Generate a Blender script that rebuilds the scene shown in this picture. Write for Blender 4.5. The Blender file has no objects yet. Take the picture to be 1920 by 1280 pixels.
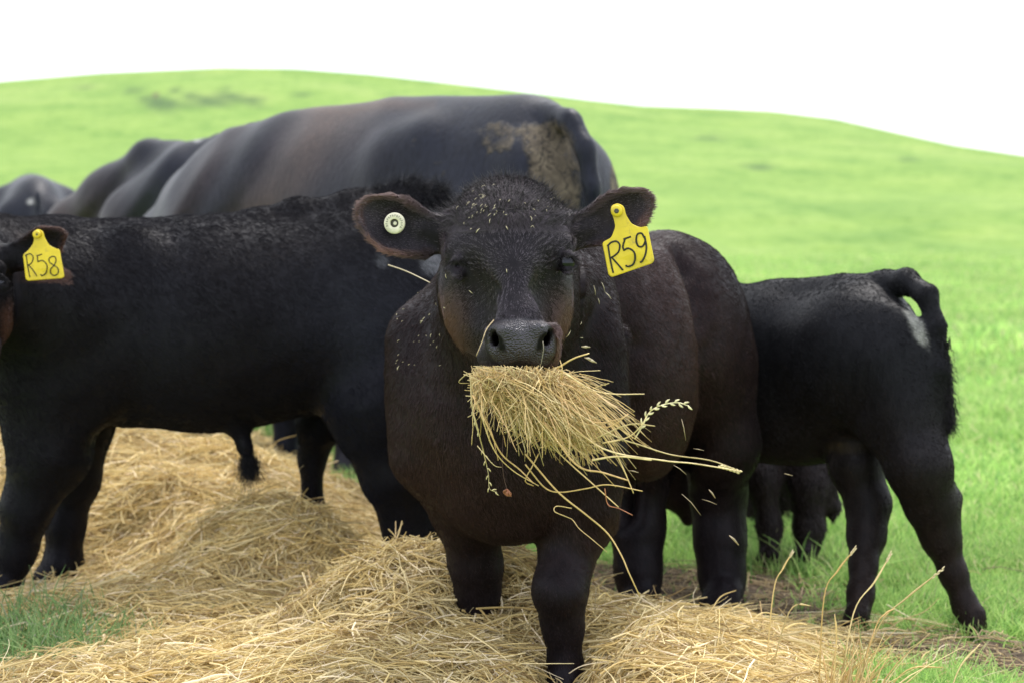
import bpy, math, time
import numpy as np
T0 = time.time()
rng = np.random.default_rng(11)
sc = bpy.context.scene
C = sc.collection

# ------------------------------------------------------------------ camera, sky, sun, exposure
FPX, CAMH = 3200.0, 0.9                    # focal length in photo pixels (1920 wide), eye height
PITCH = math.atan(230 / FPX)
cam_d = bpy.data.cameras.new('camera'); cam = bpy.data.objects.new('camera', cam_d); C.objects.link(cam)
cam_d.sensor_width = 36; cam_d.lens = 36 * FPX / 1920
cam.location = (0, 0, CAMH); cam.rotation_euler = (math.pi / 2 - PITCH, 0, 0)
cam_d.clip_end = 2000; cam_d.clip_start = 0.05
cam_d.dof.use_dof = True; cam_d.dof.focus_distance = 2.86; cam_d.dof.aperture_fstop = 4.6
sc.camera = cam

SUN_EL, SUN_AZ = math.radians(62), math.radians(25)      # azimuth: to the right, behind the herd
w = bpy.data.worlds.new('World'); sc.world = w; w.use_nodes = True
wn, wl = w.node_tree.nodes, w.node_tree.links
wn.clear()
sky = wn.new('ShaderNodeTexSky'); sky.sky_type = 'NISHITA'; sky.sun_disc = False
sky.sun_elevation = SUN_EL; sky.sun_rotation = SUN_AZ; sky.dust_density = 3
bg1 = wn.new('ShaderNodeBackground'); bg1.inputs['Strength'].default_value = 0.10
wl.new(sky.outputs[0], bg1.inputs['Color'])
tc = wn.new('ShaderNodeTexCoord'); nz = wn.new('ShaderNodeTexNoise'); nz.inputs['Scale'].default_value = 2.2; nz.inputs['Detail'].default_value = 5
rp = wn.new('ShaderNodeValToRGB'); rp.color_ramp.elements[0].color = (0.80, 0.88, 1.0, 1); rp.color_ramp.elements[1].color = (1.0, 1.0, 1.0, 1)
rp.color_ramp.elements[0].position = .3; rp.color_ramp.elements[1].position = .65
bg2 = wn.new('ShaderNodeBackground'); bg2.inputs['Strength'].default_value = .95
mx = wn.new('ShaderNodeMixShader'); mx.inputs[0].default_value = 0.88
wo = wn.new('ShaderNodeOutputWorld')
wl.new(tc.outputs['Generated'], nz.inputs['Vector']); wl.new(nz.outputs[0], rp.inputs[0]); wl.new(rp.outputs[0], bg2.inputs['Color'])
wl.new(bg1.outputs[0], mx.inputs[1]); wl.new(bg2.outputs[0], mx.inputs[2]); wl.new(mx.outputs[0], wo.inputs[0])
sd = bpy.data.lights.new('sun', 'SUN'); so = bpy.data.objects.new('sun', sd); C.objects.link(so)
sd.energy = 1.5; sd.angle = math.radians(10); sd.color = (1, .95, .87)
so.rotation_euler = (math.pi / 2 - SUN_EL, 0, math.pi - SUN_AZ)
sc.view_settings.view_transform = 'Standard'; sc.view_settings.look = 'None'
sc.view_settings.exposure = 1.22; sc.view_settings.gamma = 1
sc.render.engine = 'CYCLES'
sc.cycles.max_bounces = 6; sc.cycles.diffuse_bounces = 3; sc.cycles.glossy_bounces = 2; sc.cycles.transmission_bounces = 2
sc.cycles.use_denoising = True
sc.cycles_curves.shape = 'RIBBONS'

# ------------------------------------------------------------------ helpers
cp, sp_ = math.cos(PITCH), math.sin(PITCH)
def P(px, py, Y):
    """photo pixel at distance Y -> world point"""
    u = (px - 960) / FPX; v = -(py - 640) / FPX
    dy = cp + v * sp_; dz = -sp_ + v * cp; t = Y / dy
    return np.array([u * t, Y, CAMH + dz * t])
def proj(p):
    x, y, z = p[..., 0], p[..., 1], p[..., 2] - CAMH
    f = y * cp - z * sp_; v = y * sp_ + z * cp
    return 960 + FPX * x / f, 640 - FPX * v / f
def wpx(x, z, Y): pass
def sstep(a, b, x):
    t = np.clip((x - a) / (b - a), 0, 1); return t * t * (3 - 2 * t)
_nd = {}
def vnoise(p, scale, seed=0, dims=3):
    """cheap smooth pseudo-noise, -1..1, p (...,3)"""
    if seed not in _nd:
        r = np.random.default_rng(1000 + seed); _nd[seed] = (r.normal(size=(9, 3)), r.uniform(0, 6.28, 9))
    k, ph = _nd[seed]; s = 0
    for i in range(9):
        s = s + np.sin((p @ k[i]) * scale * 2.0 + ph[i])
    return s / 4.2
def unit(a): return a / np.maximum(np.linalg.norm(a, axis=-1, keepdims=True), 1e-9)
def tag(o, label=None, cat=None, group=None, kind=None):
    if label: o['label'] = label
    if cat: o['category'] = cat
    if group: o['group'] = group
    if kind: o['kind'] = kind
    return o
def link(o, parent=None):
    C.objects.link(o)
    if parent is not None:
        o.parent = parent; o.matrix_parent_inverse = parent.matrix_basis.inverted()
    return o
def empty(name, loc):
    o = bpy.data.objects.new(name, None); o.location = loc; o.empty_display_size = .1; C.objects.link(o); return o
def mesh(name, verts, faces, mat, parent=None, smooth=True, attrs=None):
    me = bpy.data.meshes.new(name)
    verts = np.asarray(verts, np.float32)
    if isinstance(faces, np.ndarray):
        n, k = faces.shape
        me.vertices.add(len(verts)); me.vertices.foreach_set('co', verts.ravel())
        me.loops.add(n * k); me.loops.foreach_set('vertex_index', faces.ravel().astype(np.int32))
        me.polygons.add(n); me.polygons.foreach_set('loop_start', np.arange(0, n * k, k, dtype=np.int32))
        me.update(calc_edges=True)
    else:
        me.from_pydata([tuple(v) for v in verts.tolist()], [], faces)
    me.validate()
    if smooth: me.polygons.foreach_set('use_smooth', np.ones(len(me.polygons), bool))
    if attrs:
        for k, a in attrs.items():
            a = np.asarray(a, np.float32)
            if a.ndim == 1:
                at = me.attributes.new(k, 'FLOAT', 'POINT'); at.data.foreach_set('value', a)
            else:
                at = me.attributes.new(k, 'FLOAT_COLOR', 'POINT')
                at.data.foreach_set('color', np.concatenate([a, np.ones((len(a), 1))], 1).astype(np.float32).ravel())
    me.materials.append(mat)
    o = bpy.data.objects.new(name, me); link(o, parent); return o
def curves(name, pts, rad, col, mat, parent=None):
    N, K, _ = pts.shape
    hc = bpy.data.hair_curves.new(name); hc.add_curves([K] * N)
    hc.attributes['position'].data.foreach_set('vector', pts.astype(np.float32).ravel())
    ra = hc.attributes.get('radius') or hc.attributes.new('radius', 'FLOAT', 'POINT')
    ra.data.foreach_set('value', np.broadcast_to(rad, (N, K)).astype(np.float32).ravel())
    ca = hc.attributes.new('col', 'FLOAT_COLOR', 'CURVE')
    ca.data.foreach_set('color', np.concatenate([col, np.ones((N, 1))], 1).astype(np.float32).ravel())
    hc.materials.append(mat)
    o = bpy.data.objects.new(name, hc); link(o, parent); return o
def tubes(name, polys, rads, mat, parent=None, cols=None, sides=5):
    """polylines -> one mesh of tapered tubes"""
    V, Fc, A = [], [], []
    n0 = 0
    for qi, (pl, rr) in enumerate(zip(polys, rads)):
        pl = np.asarray(pl, float); n = len(pl)
        rr = np.interp(np.linspace(0, 1, n), np.linspace(0, 1, len(np.atleast_1d(rr))), np.atleast_1d(rr))
        t = unit(np.gradient(pl, axis=0)); ref = np.array([0.3, .2, 1.0]) if abs(t[0][2]) < .9 else np.array([1., 0, 0])
        a = unit(np.cross(t, ref)); b = np.cross(t, a)
        ang = np.arange(sides) * 2 * math.pi / sides
        ring = pl[:, None] + rr[:, None, None] * (np.cos(ang)[None, :, None] * a[:, None] + np.sin(ang)[None, :, None] * b[:, None])
        V.append(ring.reshape(-1, 3))
        for i in range(n - 1):
            for j in range(sides):
                k = (j + 1) % sides
                Fc.append([n0 + i * sides + j, n0 + i * sides + k, n0 + (i + 1) * sides + k, n0 + (i + 1) * sides + j])
        Fc.append([n0 + j for j in range(sides)][::-1]); Fc.append([n0 + (n - 1) * sides + j for j in range(sides)])
        n0 += n * sides
        if cols is not None: A.append(np.repeat(np.asarray(cols[qi])[None], n * sides, 0))
    return mesh(name, np.concatenate(V), Fc, mat, parent, attrs={'col': np.concatenate(A)} if cols is not None else None)
def smooth_poly(pts, n=8):
    """Catmull-Rom through points"""
    pts = np.asarray(pts, float); q = np.concatenate([[2 * pts[0] - pts[1]], pts, [2 * pts[-1] - pts[-2]]])
    out = []
    for i in range(1, len(q) - 2):
        for s in np.linspace(0, 1, n, endpoint=False):
            a, b, c, d = q[i - 1], q[i], q[i + 1], q[i + 2]
            out.append(.5 * ((2 * b) + (-a + c) * s + (2 * a - 5 * b + 4 * c - d) * s * s + (-a + 3 * b - 3 * c + d) * s ** 3))
    out.append(pts[-1]); return np.array(out)

# ------------------------------------------------------------------ implicit modelling
class Field:
    def __init__(s, lo, hi, h):
        s.lo = np.array(lo, float); s.h = h
        s.n = np.ceil((np.array(hi) - s.lo) / h).astype(int) + 1
        s.v = np.full(s.n, 1.0, np.float32)
        s.ax = [(s.lo[i] + np.arange(s.n[i]) * h).astype(np.float32) for i in range(3)]
    def box(s, lo, hi):
        a = np.clip(np.floor((np.array(lo) - s.lo) / s.h).astype(int), 0, s.n); b = np.clip(np.ceil((np.array(hi) - s.lo) / s.h).astype(int) + 1, 0, s.n)
        sl = tuple(slice(a[i], b[i]) for i in range(3))
        X = s.ax[0][sl[0]][:, None, None]; Y = s.ax[1][sl[1]][None, :, None]; Z = s.ax[2][sl[2]][None, None, :]
        return sl, X, Y, Z
    def comb(s, sl, d, k, sub=False):
        a = s.v[sl]
        if sub:
            b = -d; h = np.maximum(k - np.abs(a - b), 0) / k; s.v[sl] = np.maximum(a, b) + h * h * k * .25
        else:
            h = np.maximum(k - np.abs(a - d), 0) / k; s.v[sl] = np.minimum(a, d) - h * h * k * .25
    def el(s, c, r, ax=None, k=.03, sub=False):
        """ellipsoid, radii r along rows of ax"""
        ax = np.eye(3) if ax is None else np.asarray(ax, float)
        R = max(r) * 1.0 + k + .03
        sl, X, Y, Z = s.box(c - R, c + R)
        if min(s.v[sl].shape) == 0: return
        X = X - c[0]; Y = Y - c[1]; Z = Z - c[2]
        k0 = 0; k1 = 0
        for i in range(3):
            q = (X * ax[i][0] + Y * ax[i][1] + Z * ax[i][2]).astype(np.float32)
            k0 = k0 + (q / r[i]) ** 2; k1 = k1 + (q / r[i] ** 2) ** 2
        k0 = np.sqrt(k0); k1 = np.sqrt(k1) + 1e-6
        s.comb(sl, k0 * (k0 - 1) / k1, k, sub)
    def cone(s, a, b, ra, rb, k=.03, sq=None, sub=False):
        """round cone; sq=(unit dir, factor) widens it along dir"""
        R = max(ra, rb) * (sq[1] if sq and sq[1] > 1 else 1) + k + .02
        sl, X, Y, Z = s.box(np.minimum(a, b) - R, np.maximum(a, b) + R)
        if min(s.v[sl].shape) == 0: return
        ba = b - a; l2 = float(ba @ ba) + 1e-9
        X = X - a[0]; Y = Y - a[1]; Z = Z - a[2]
        t = np.clip((X * ba[0] + Y * ba[1] + Z * ba[2]) / l2, 0, 1)
        dx = X - t * ba[0]; dy = Y - t * ba[1]; dz = Z - t * ba[2]
        d2 = dx * dx + dy * dy + dz * dz
        if sq:
            n, f = sq; q = dx * n[0] + dy * n[1] + dz * n[2]; d2 = d2 + q * q * (1 / f ** 2 - 1)
        s.comb(sl, np.sqrt(np.maximum(d2, 0)) - (ra + t * (rb - ra)), k, sub)
    def chain(s, pts, k=.03, sq=None, scale=1.0, m=P):
        """pts: (px,py,Y,radius in px)"""
        q = [(m(a, b, y), r * y / FPX * scale) for a, b, y, r in pts]
        for (a, ra), (b, rb) in zip(q, q[1:]): s.cone(a, b, ra, rb, k, sq)
    def mesh(s):
        v = s.v; ins = v < 0
        nx, ny, nz = v.shape
        cnt = np.zeros((nx - 1, ny - 1, nz - 1), np.int8)
        for i in (0, 1):
            for j in (0, 1):
                for k in (0, 1): cnt += ins[i:nx - 1 + i, j:ny - 1 + j, k:nz - 1 + k]
        act = (cnt > 0) & (cnt < 8); I = np.argwhere(act); N = len(I)
        idx = np.full(act.shape, -1, np.int32); idx[act] = np.arange(N)
        cv = {}
        for i in (0, 1):
            for j in (0, 1):
                for k in (0, 1): cv[i, j, k] = v[I[:, 0] + i, I[:, 1] + j, I[:, 2] + k]
        acc = np.zeros((N, 3)); m = np.zeros(N)
        for a in cv:
            for d in range(3):
                if a[d] == 0:
                    b = list(a); b[d] = 1; b = tuple(b)
                    va, vb = cv[a], cv[b]; q = (va < 0) != (vb < 0)
                    t = np.where(q, va / np.where(q, va - vb, 1), 0)
                    p = np.array(a, float)[None].repeat(N, 0); p[:, d] += t
                    acc += p * q[:, None]; m += q
        V = s.lo + (I + acc / m[:, None]) * s.h
        Q = []
        for d in range(3):
            e, f = (d + 1) % 3, (d + 2) % 3
            a = np.take(ins, range(0, v.shape[d] - 1), d); b = np.take(ins, range(1, v.shape[d]), d)
            E = np.argwhere(a != b)
            E = E[(E[:, e] > 0) & (E[:, f] > 0) & (E[:, e] < v.shape[e] - 1) & (E[:, f] < v.shape[f] - 1)]
            pos = a[tuple(E.T)]
            def cell(de, df):
                c = E.copy(); c[:, e] -= de; c[:, f] -= df; return idx[tuple(c.T)]
            q = np.stack([cell(1, 1), cell(0, 1), cell(0, 0), cell(1, 0)], 1)
            q[~pos] = q[~pos][:, ::-1]; Q.append(q)
        Q = np.concatenate(Q); Q = Q[(Q >= 0).all(1)]
        return V, Q
def relax(V, Q, it=1, lam=.5):
    """laplacian smoothing"""
    for _ in range(it):
        s = np.zeros_like(V); c = np.zeros(len(V))
        for a, b in ((0, 1), (1, 2), (2, 3), (3, 0)):
            for x, y in ((a, b), (b, a)):
                for d in range(3): s[:, d] += np.bincount(Q[:, x], V[Q[:, y], d], len(V))
                c += np.bincount(Q[:, x], minlength=len(V))
        V = V + lam * (s / np.maximum(c, 1)[:, None] - V)
    return V
def normals(V, Q):
    n = np.cross(V[Q[:, 2]] - V[Q[:, 0]], V[Q[:, 3]] - V[Q[:, 1]])
    vn = np.zeros_like(V)
    for i in range(4):
        for d in range(3): vn[:, d] += np.bincount(Q[:, i], n[:, d], len(V))
    return unit(vn), np.linalg.norm(n, axis=1) * .5
def sdpoly(x, y, poly):
    """signed distance to 2D polygon, x,y arrays"""
    poly = np.asarray(poly, float); d = np.full(x.shape, 1e9); s = np.ones(x.shape)
    n = len(poly)
    for i in range(n):
        a = poly[i]; b = poly[i - 1]; e = b - a; wx = x - a[0]; wy = y - a[1]
        t = np.clip((wx * e[0] + wy * e[1]) / (e @ e), 0, 1)
        d = np.minimum(d, (wx - e[0] * t) ** 2 + (wy - e[1] * t) ** 2)
        c1 = y >= a[1]; c2 = y < b[1]; c3 = e[0] * wy > e[1] * wx
        flip = (c1 & c2 & c3) | (~c1 & ~c2 & ~c3); s = np.where(flip, -s, s)
    return s * np.sqrt(d)

# ------------------------------------------------------------------ materials
def mat(name):
    m = bpy.data.materials.new(name); m.use_nodes = True; n = m.node_tree.nodes; l = m.node_tree.links
    return m, n, l, n['Principled BSDF']
def noise(n, l, scale, detail=4, rough=.55, coord=None, out='Object'):
    t = n.new('ShaderNodeTexNoise'); t.inputs['Scale'].default_value = scale; t.inputs['Detail'].default_value = detail; t.inputs['Roughness'].default_value = rough
    if coord is None:
        coord = n.new('ShaderNodeTexCoord').outputs[out]
    l.new(coord, t.inputs['Vector']); return t
def ramp(n, l, src, stops):
    r = n.new('ShaderNodeValToRGB'); e = r.color_ramp.elements
    e[0].position, e[0].color = stops[0][0], (*stops[0][1], 1); e[1].position, e[1].color = stops[-1][0], (*stops[-1][1], 1)
    for p, c in stops[1:-1]:
        x = e.new(p); x.color = (*c, 1)
    l.new(src, r.inputs[0]); return r
def attr(n, name):
    a = n.new('ShaderNodeAttribute'); a.attribute_name = name; return a
def mixc(n, l, fac, a, b, mode='MIX'):
    m = n.new('ShaderNodeMix'); m.data_type = 'RGBA'; m.blend_type = mode
    for s, v in ((0, fac), (6, a), (7, b)):
        if hasattr(v, 'links'): l.new(v, m.inputs[s])
        elif s == 0: m.inputs[0].default_value = v
        else: m.inputs[s].default_value = (*v, 1)
    return m.outputs[2]
def bump(n, l, b, h, strength, dist):
    x = n.new('ShaderNodeBump'); x.inputs['Strength'].default_value = strength; x.inputs['Distance'].default_value = dist
    l.new(h, x.inputs['Height']); l.new(x.outputs[0], b.inputs['Normal']); return x

def strand_mat(name, rough=.5, spec=.5, transl=0.0, sheen=0):
    m, n, l, b = mat(name); a = attr(n, 'col'); l.new(a.outputs['Color'], b.inputs['Base Color'])
    b.inputs['Roughness'].default_value = rough; b.inputs['Specular IOR Level'].default_value = spec
    if transl:
        tr = n.new('ShaderNodeBsdfTranslucent'); l.new(a.outputs['Color'], tr.inputs['Color'])
        ms = n.new('ShaderNodeMixShader'); ms.inputs[0].default_value = transl
        l.new(b.outputs[0], ms.inputs[1]); l.new(tr.outputs[0], ms.inputs[2]); l.new(ms.outputs[0], n['Material Output'].inputs[0])
    return m
M_fur = strand_mat('fur_strands', .42, .28)
n, l = M_fur.node_tree.nodes, M_fur.node_tree.links
_a = [q for q in n if q.type == 'ATTRIBUTE'][0]; _m = n.new('ShaderNodeMath'); _m.operation = 'MULTIPLY'; _m.inputs[1].default_value = 11.0; _m.use_clamp = True
n['Principled BSDF'].inputs['Specular Tint'].default_value = (.90, .86, 1, 1)
_bw = n.new('ShaderNodeRGBToBW'); l.new(_a.outputs['Color'], _bw.inputs[0]); l.new(_bw.outputs[0], _m.inputs[0]); l.new(_m.outputs[0], n['Principled BSDF'].inputs['Specular IOR Level'])
M_hay = strand_mat('hay_straw', .5, .4, .2)
M_grass = strand_mat('grass_blades', .5, .3, .5)

def coat_mat(name, rough=.5, spec=.4, bumpd=.002, bscale=90, sheen=.0):
    """coat: colour attribute, bare wet skin where 'skin' is 1, dried mud where 'mud' is 1"""
    m, n, l, b = mat(name); a = attr(n, 'col'); sk = attr(n, 'skin'); md = attr(n, 'mud')
    co = n.new('ShaderNodeTexCoord').outputs['Object']
    mp = n.new('ShaderNodeMapping'); mp.inputs['Scale'].default_value = (1, 1, .35); l.new(co, mp.inputs[0])
    f = noise(n, l, bscale, 4, .6, mp.outputs[0])
    g = noise(n, l, 6, 4, .6, co)
    v1 = ramp(n, l, f.outputs[0], [(.3, (.55, .55, .55)), (.7, (1.3, 1.3, 1.3))])
    v2 = ramp(n, l, g.outputs[0], [(.3, (.7, .7, .7)), (.7, (1.25, 1.25, 1.25))])
    c = mixc(n, l, 1, a.outputs['Color'], v1.outputs[0], 'MULTIPLY'); c = mixc(n, l, 1, c, v2.outputs[0], 'MULTIPLY')
    # mud
    vo = n.new('ShaderNodeTexVoronoi'); vo.feature = 'DISTANCE_TO_EDGE'; vo.inputs['Scale'].default_value = 15
    wob = noise(n, l, 9, 3, .6, co); addv = n.new('ShaderNodeVectorMath'); addv.operation = 'MULTIPLY_ADD'
    addv.inputs[1].default_value = (.3, .3, .3); l.new(wob.outputs['Color'], addv.inputs[0]); l.new(co, addv.inputs[2]); l.new(addv.outputs[0], vo.inputs['Vector'])
    ck = ramp(n, l, vo.outputs['Distance'], [(.0, (.0, .0, .0)), (.045, (1, 1, 1))])
    mn = noise(n, l, 16, 6, .7, co)
    mt = n.new('ShaderNodeMath'); mt.operation = 'ADD'; l.new(md.outputs['Fac'], mt.inputs[0])
    ml = n.new('ShaderNodeMath'); ml.operation = 'MULTIPLY_ADD'; l.new(mn.outputs[0], ml.inputs[0]); ml.inputs[1].default_value = 1.5; ml.inputs[2].default_value = -.75
    l.new(ml.outputs[0], mt.inputs[1])
    th = ramp(n, l, mt.outputs[0], [(.42, (0, 0, 0)), (.78, (.95, .95, .95))])
    mf = n.new('ShaderNodeMath'); mf.operation = 'MULTIPLY'; l.new(th.outputs[0], mf.inputs[0]); l.new(ck.outputs[0], mf.inputs[1])
    gate = n.new('ShaderNodeMath'); gate.operation = 'GREATER_THAN'; gate.inputs[1].default_value = .02; l.new(md.outputs['Fac'], gate.inputs[0])
    mg = n.new('ShaderNodeMath'); mg.operation = 'MULTIPLY'; l.new(mf.outputs[0], mg.inputs[0]); l.new(gate.outputs[0], mg.inputs[1])
    mc = ramp(n, l, mn.outputs[0], [(.3, (.04, .032, .024)), (.7, (.18, .148, .105))])
    c = mixc(n, l, mg.outputs[0], c, mc.outputs[0]); l.new(c, b.inputs['Base Color'])
    # roughness: skin glossier, mud matt
    r1 = n.new('ShaderNodeMath'); r1.operation = 'MULTIPLY_ADD'; l.new(mg.outputs[0], r1.inputs[0]); r1.inputs[1].default_value = .4; r1.inputs[2].default_value = rough
    r2 = n.new('ShaderNodeMath'); r2.operation = 'MULTIPLY_ADD'; l.new(sk.outputs['Fac'], r2.inputs[0]); r2.inputs[1].default_value = -.14; l.new(r1.outputs[0], r2.inputs[2])
    l.new(r2.outputs[0], b.inputs['Roughness']); sv = n.new('ShaderNodeMath'); sv.operation = 'MULTIPLY_ADD'; l.new(sk.outputs['Fac'], sv.inputs[0]); sv.inputs[1].default_value = .45; sv.inputs[2].default_value = spec; l.new(sv.outputs[0], b.inputs['Specular IOR Level'])
    if sheen:
        b.inputs['Sheen Weight'].default_value = sheen; b.inputs['Sheen Roughness'].default_value = .45; b.inputs['Sheen Tint'].default_value = (.75, .8, 1, 1)
    b.inputs['Specular Tint'].default_value = (.84, .85, 1, 1)
    h = n.new('ShaderNodeMath'); h.operation = 'MULTIPLY_ADD'; l.new(mg.outputs[0], h.inputs[0]); h.inputs[1].default_value = 3.0; l.new(f.outputs[0], h.inputs[2])
    pv = n.new('ShaderNodeTexVoronoi'); pv.inputs['Scale'].default_value = 330; l.new(co, pv.inputs['Vector'])
    ps = n.new('ShaderNodeMath'); ps.operation = 'MULTIPLY'; l.new(sk.outputs['Fac'], ps.inputs[0]); l.new(pv.outputs['Distance'], ps.inputs[1])
    h2_ = n.new('ShaderNodeMath'); h2_.operation = 'MULTIPLY_ADD'; l.new(ps.outputs[0], h2_.inputs[0]); h2_.inputs[1].default_value = -.9; l.new(h.outputs[0], h2_.inputs[2])
    bump(n, l, b, h2_.outputs[0], .8, bumpd)
    return m
M_calf = coat_mat('calf_hide', .5, .13, .003, 70)
M_cow = coat_mat('cow_hide', .46, .19, .0030, 80)

def plain(name, col, rough=.5, spec=.5, nscale=40, amp=.15, bd=.0005):
    m, n, l, b = mat(name); t = noise(n, l, nscale, 4)
    r = ramp(n, l, t.outputs[0], [(.3, tuple(c * (1 - amp) for c in col)), (.7, tuple(min(1, c * (1 + amp)) for c in col))])
    l.new(r.outputs[0], b.inputs['Base Color']); b.inputs['Roughness'].default_value = rough; b.inputs['Specular IOR Level'].default_value = spec
    bump(n, l, b, t.outputs[0], .5, bd); return m
M_tag = plain('yellow_tag_plastic', (.66, .50, .015), .42, .5, 30, .12)
n, l = M_tag.node_tree.nodes, M_tag.node_tree.links; _b = n['Principled BSDF']; _old = _b.inputs['Base Color'].links[0].from_socket
_co = n.new('ShaderNodeTexCoord').outputs['Object']; _t = noise(n, l, 55, 7, .72, _co); _r = ramp(n, l, _t.outputs[0], [(.54, (0, 0, 0)), (.72, (.75, .75, .75))])
l.new(mixc(n, l, _r.outputs[0], _old, (.30, .21, .05)), _b.inputs['Base Color'])
M_ink = plain('marker_ink', (.02, .02, .015), .5, .3)
M_white = plain('ivory_plastic', (.62, .58, .45), .4, .5, 150, .15)
M_dark = plain('dark_plastic', (.06, .055, .045), .5, .4)
M_eye, n_, l_, b_ = mat('eye_gloss'); t_ = noise(n_, l_, 60); r_ = ramp(n_, l_, t_.outputs[0], [(.3, (.006, .005, .006)), (.7, (.012, .010, .012))]); l_.new(r_.outputs[0], b_.inputs['Base Color']); b_.inputs['Roughness'].default_value = .07; b_.inputs['Specular IOR Level'].default_value = .4; b_.inputs['Specular Tint'].default_value = (.8, .85, 1, 1)

# ------------------------------------------------------------------ terrain
SKY_PX = [(-1500, 330), (-600, 200), (0, 155), (200, 138), (420, 128), (560, 130), (700, 141), (960, 170), (1100, 186), (1200, 196), (1330, 200), (1440, 206), (1560, 222), (1700, 256), (1800, 280), (1920, 302), (2400, 370), (3400, 400)]
RY = 150.0
def terrain(X, Y):
    px = X / RY * FPX + 960
    z_r = (410 - np.interp(px * 1.0, [a for a, b in SKY_PX], [b for a, b in SKY_PX])) / FPX * RY
    t = np.clip((Y - 48) / (RY - 48), 0, 1)
    s = t ** 1.25
    beyond = np.clip((Y - RY) / 200, 0, 1)
    z = (z_r + .9) * s * (1 - beyond) ** 1.5
    p = np.stack([X, Y, X * 0], -1)
    z = z + .018 * vnoise(p, 1.1, 3) * (Y < 60) + .006 * vnoise(p, 5, 4) * (Y < 20)
    z = z + sstep(30, 60, Y) * .25 * vnoise(p, .06, 5)
    z = z + np.where((Y > 5) & (Y < 60), .10 * sstep(5, 9, Y) * vnoise(p, .45, 6), 0)
    sm_ = sstep(1.15, .6, np.hypot((X - .6) / .75, (Y - 3.8) / .6)) * (Y < 6)
    z = z + sm_ * (.016 * vnoise(p, 12, 56) + .009 * vnoise(p, 27, 57))
    return z
ys = np.concatenate([np.linspace(-30, 1, 14)[:-1], 1 * (400 / 1) ** np.linspace(0, 1, 330)])
us = np.linspace(-1, 1, 361); us = np.sign(us) * (.25 * np.abs(us) + .75 * np.abs(us) ** 2.2)
GY, GU = np.meshgrid(ys, us, indexing='ij'); GX = GU * (30 + 1.1 * np.maximum(GY, 0))
GZ = terrain(GX, GY)
gi = np.arange(GX.size).reshape(GX.shape)
gq = np.stack([gi[:-1, :-1], gi[:-1, 1:], gi[1:, 1:], gi[1:, :-1]], -1).reshape(-1, 4)
M_ground, n, l, b = mat('pasture')
co = n.new('ShaderNodeTexCoord').outputs['Object']
a1 = noise(n, l, .12, 6, .65, co); a2 = noise(n, l, 1.6, 8, .7, co); a3 = noise(n, l, 18, 5, .7, co)
mpz = n.new('ShaderNodeMapping'); mpz.inputs['Scale'].default_value = (.35, .12, 1); l.new(co, mpz.inputs[0]); a4 = noise(n, l, 1, 7, .7, mpz.outputs[0])
c1 = ramp(n, l, a1.outputs[0], [(.3, (.125, .225, .048)), (.5, (.17, .275, .060)), (.72, (.22, .305, .085))])
c2 = ramp(n, l, a2.outputs[0], [(.32, (.55, .66, .5)), (.48, (1, 1, 1)), (.7, (1.2, 1.1, 1.2))])
c4 = ramp(n, l, a4.outputs[0], [(.30, (.48, .66, .5)), (.46, (1, 1, 1)), (.62, (1.15, 1.08, 1.1))])
c3 = ramp(n, l, a3.outputs[0], [(.3, (.6, .65, .6)), (.6, (1.1, 1.1, 1.1))])
c = mixc(n, l, 1, c1.outputs[0], c2.outputs[0], 'MULTIPLY'); c = mixc(n, l, .8, c, c4.outputs[0], 'MULTIPLY'); c = mixc(n, l, .7, c, c3.outputs[0], 'MULTIPLY')
tf = attr(n, 'tuft'); tfm = n.new('ShaderNodeMath'); tfm.operation = 'MULTIPLY'; tfm.use_clamp = True; tfr = ramp(n, l, a2.outputs[0], [(.30, (0, 0, 0)), (.52, (1, 1, 1))]); l.new(tf.outputs['Fac'], tfm.inputs[0]); l.new(tfr.outputs[0], tfm.inputs[1]); c = mixc(n, l, tfm.outputs[0], c, (.05, .095, .035)); so_ = attr(n, 'soil'); sn = noise(n, l, 25, 6, .7, co); scol = ramp(n, l, sn.outputs[0], [(.32, (.025, .018, .012)), (.5, (.08, .058, .04)), (.7, (.19, .145, .10))])
sm = n.new('ShaderNodeMath'); sm.operation = 'MULTIPLY_ADD'; l.new(a2.outputs[0], sm.inputs[0]); sm.inputs[1].default_value = .8; l.new(so_.outputs['Fac'], sm.inputs[2])
sr = ramp(n, l, sm.outputs[0], [(.80, (0, 0, 0)), (.95, (1, 1, 1))])
c = mixc(n, l, sr.outputs[0], c, scol.outputs[0]); l.new(c, b.inputs['Base Color']); b.inputs['Roughness'].default_value = .9; b.inputs['Specular IOR Level'].default_value = .15
bump(n, l, b, a3.outputs[0], .9, .02)
gpx, gpy = proj(np.stack([GX, np.maximum(GY, .5), GZ], -1))
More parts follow.
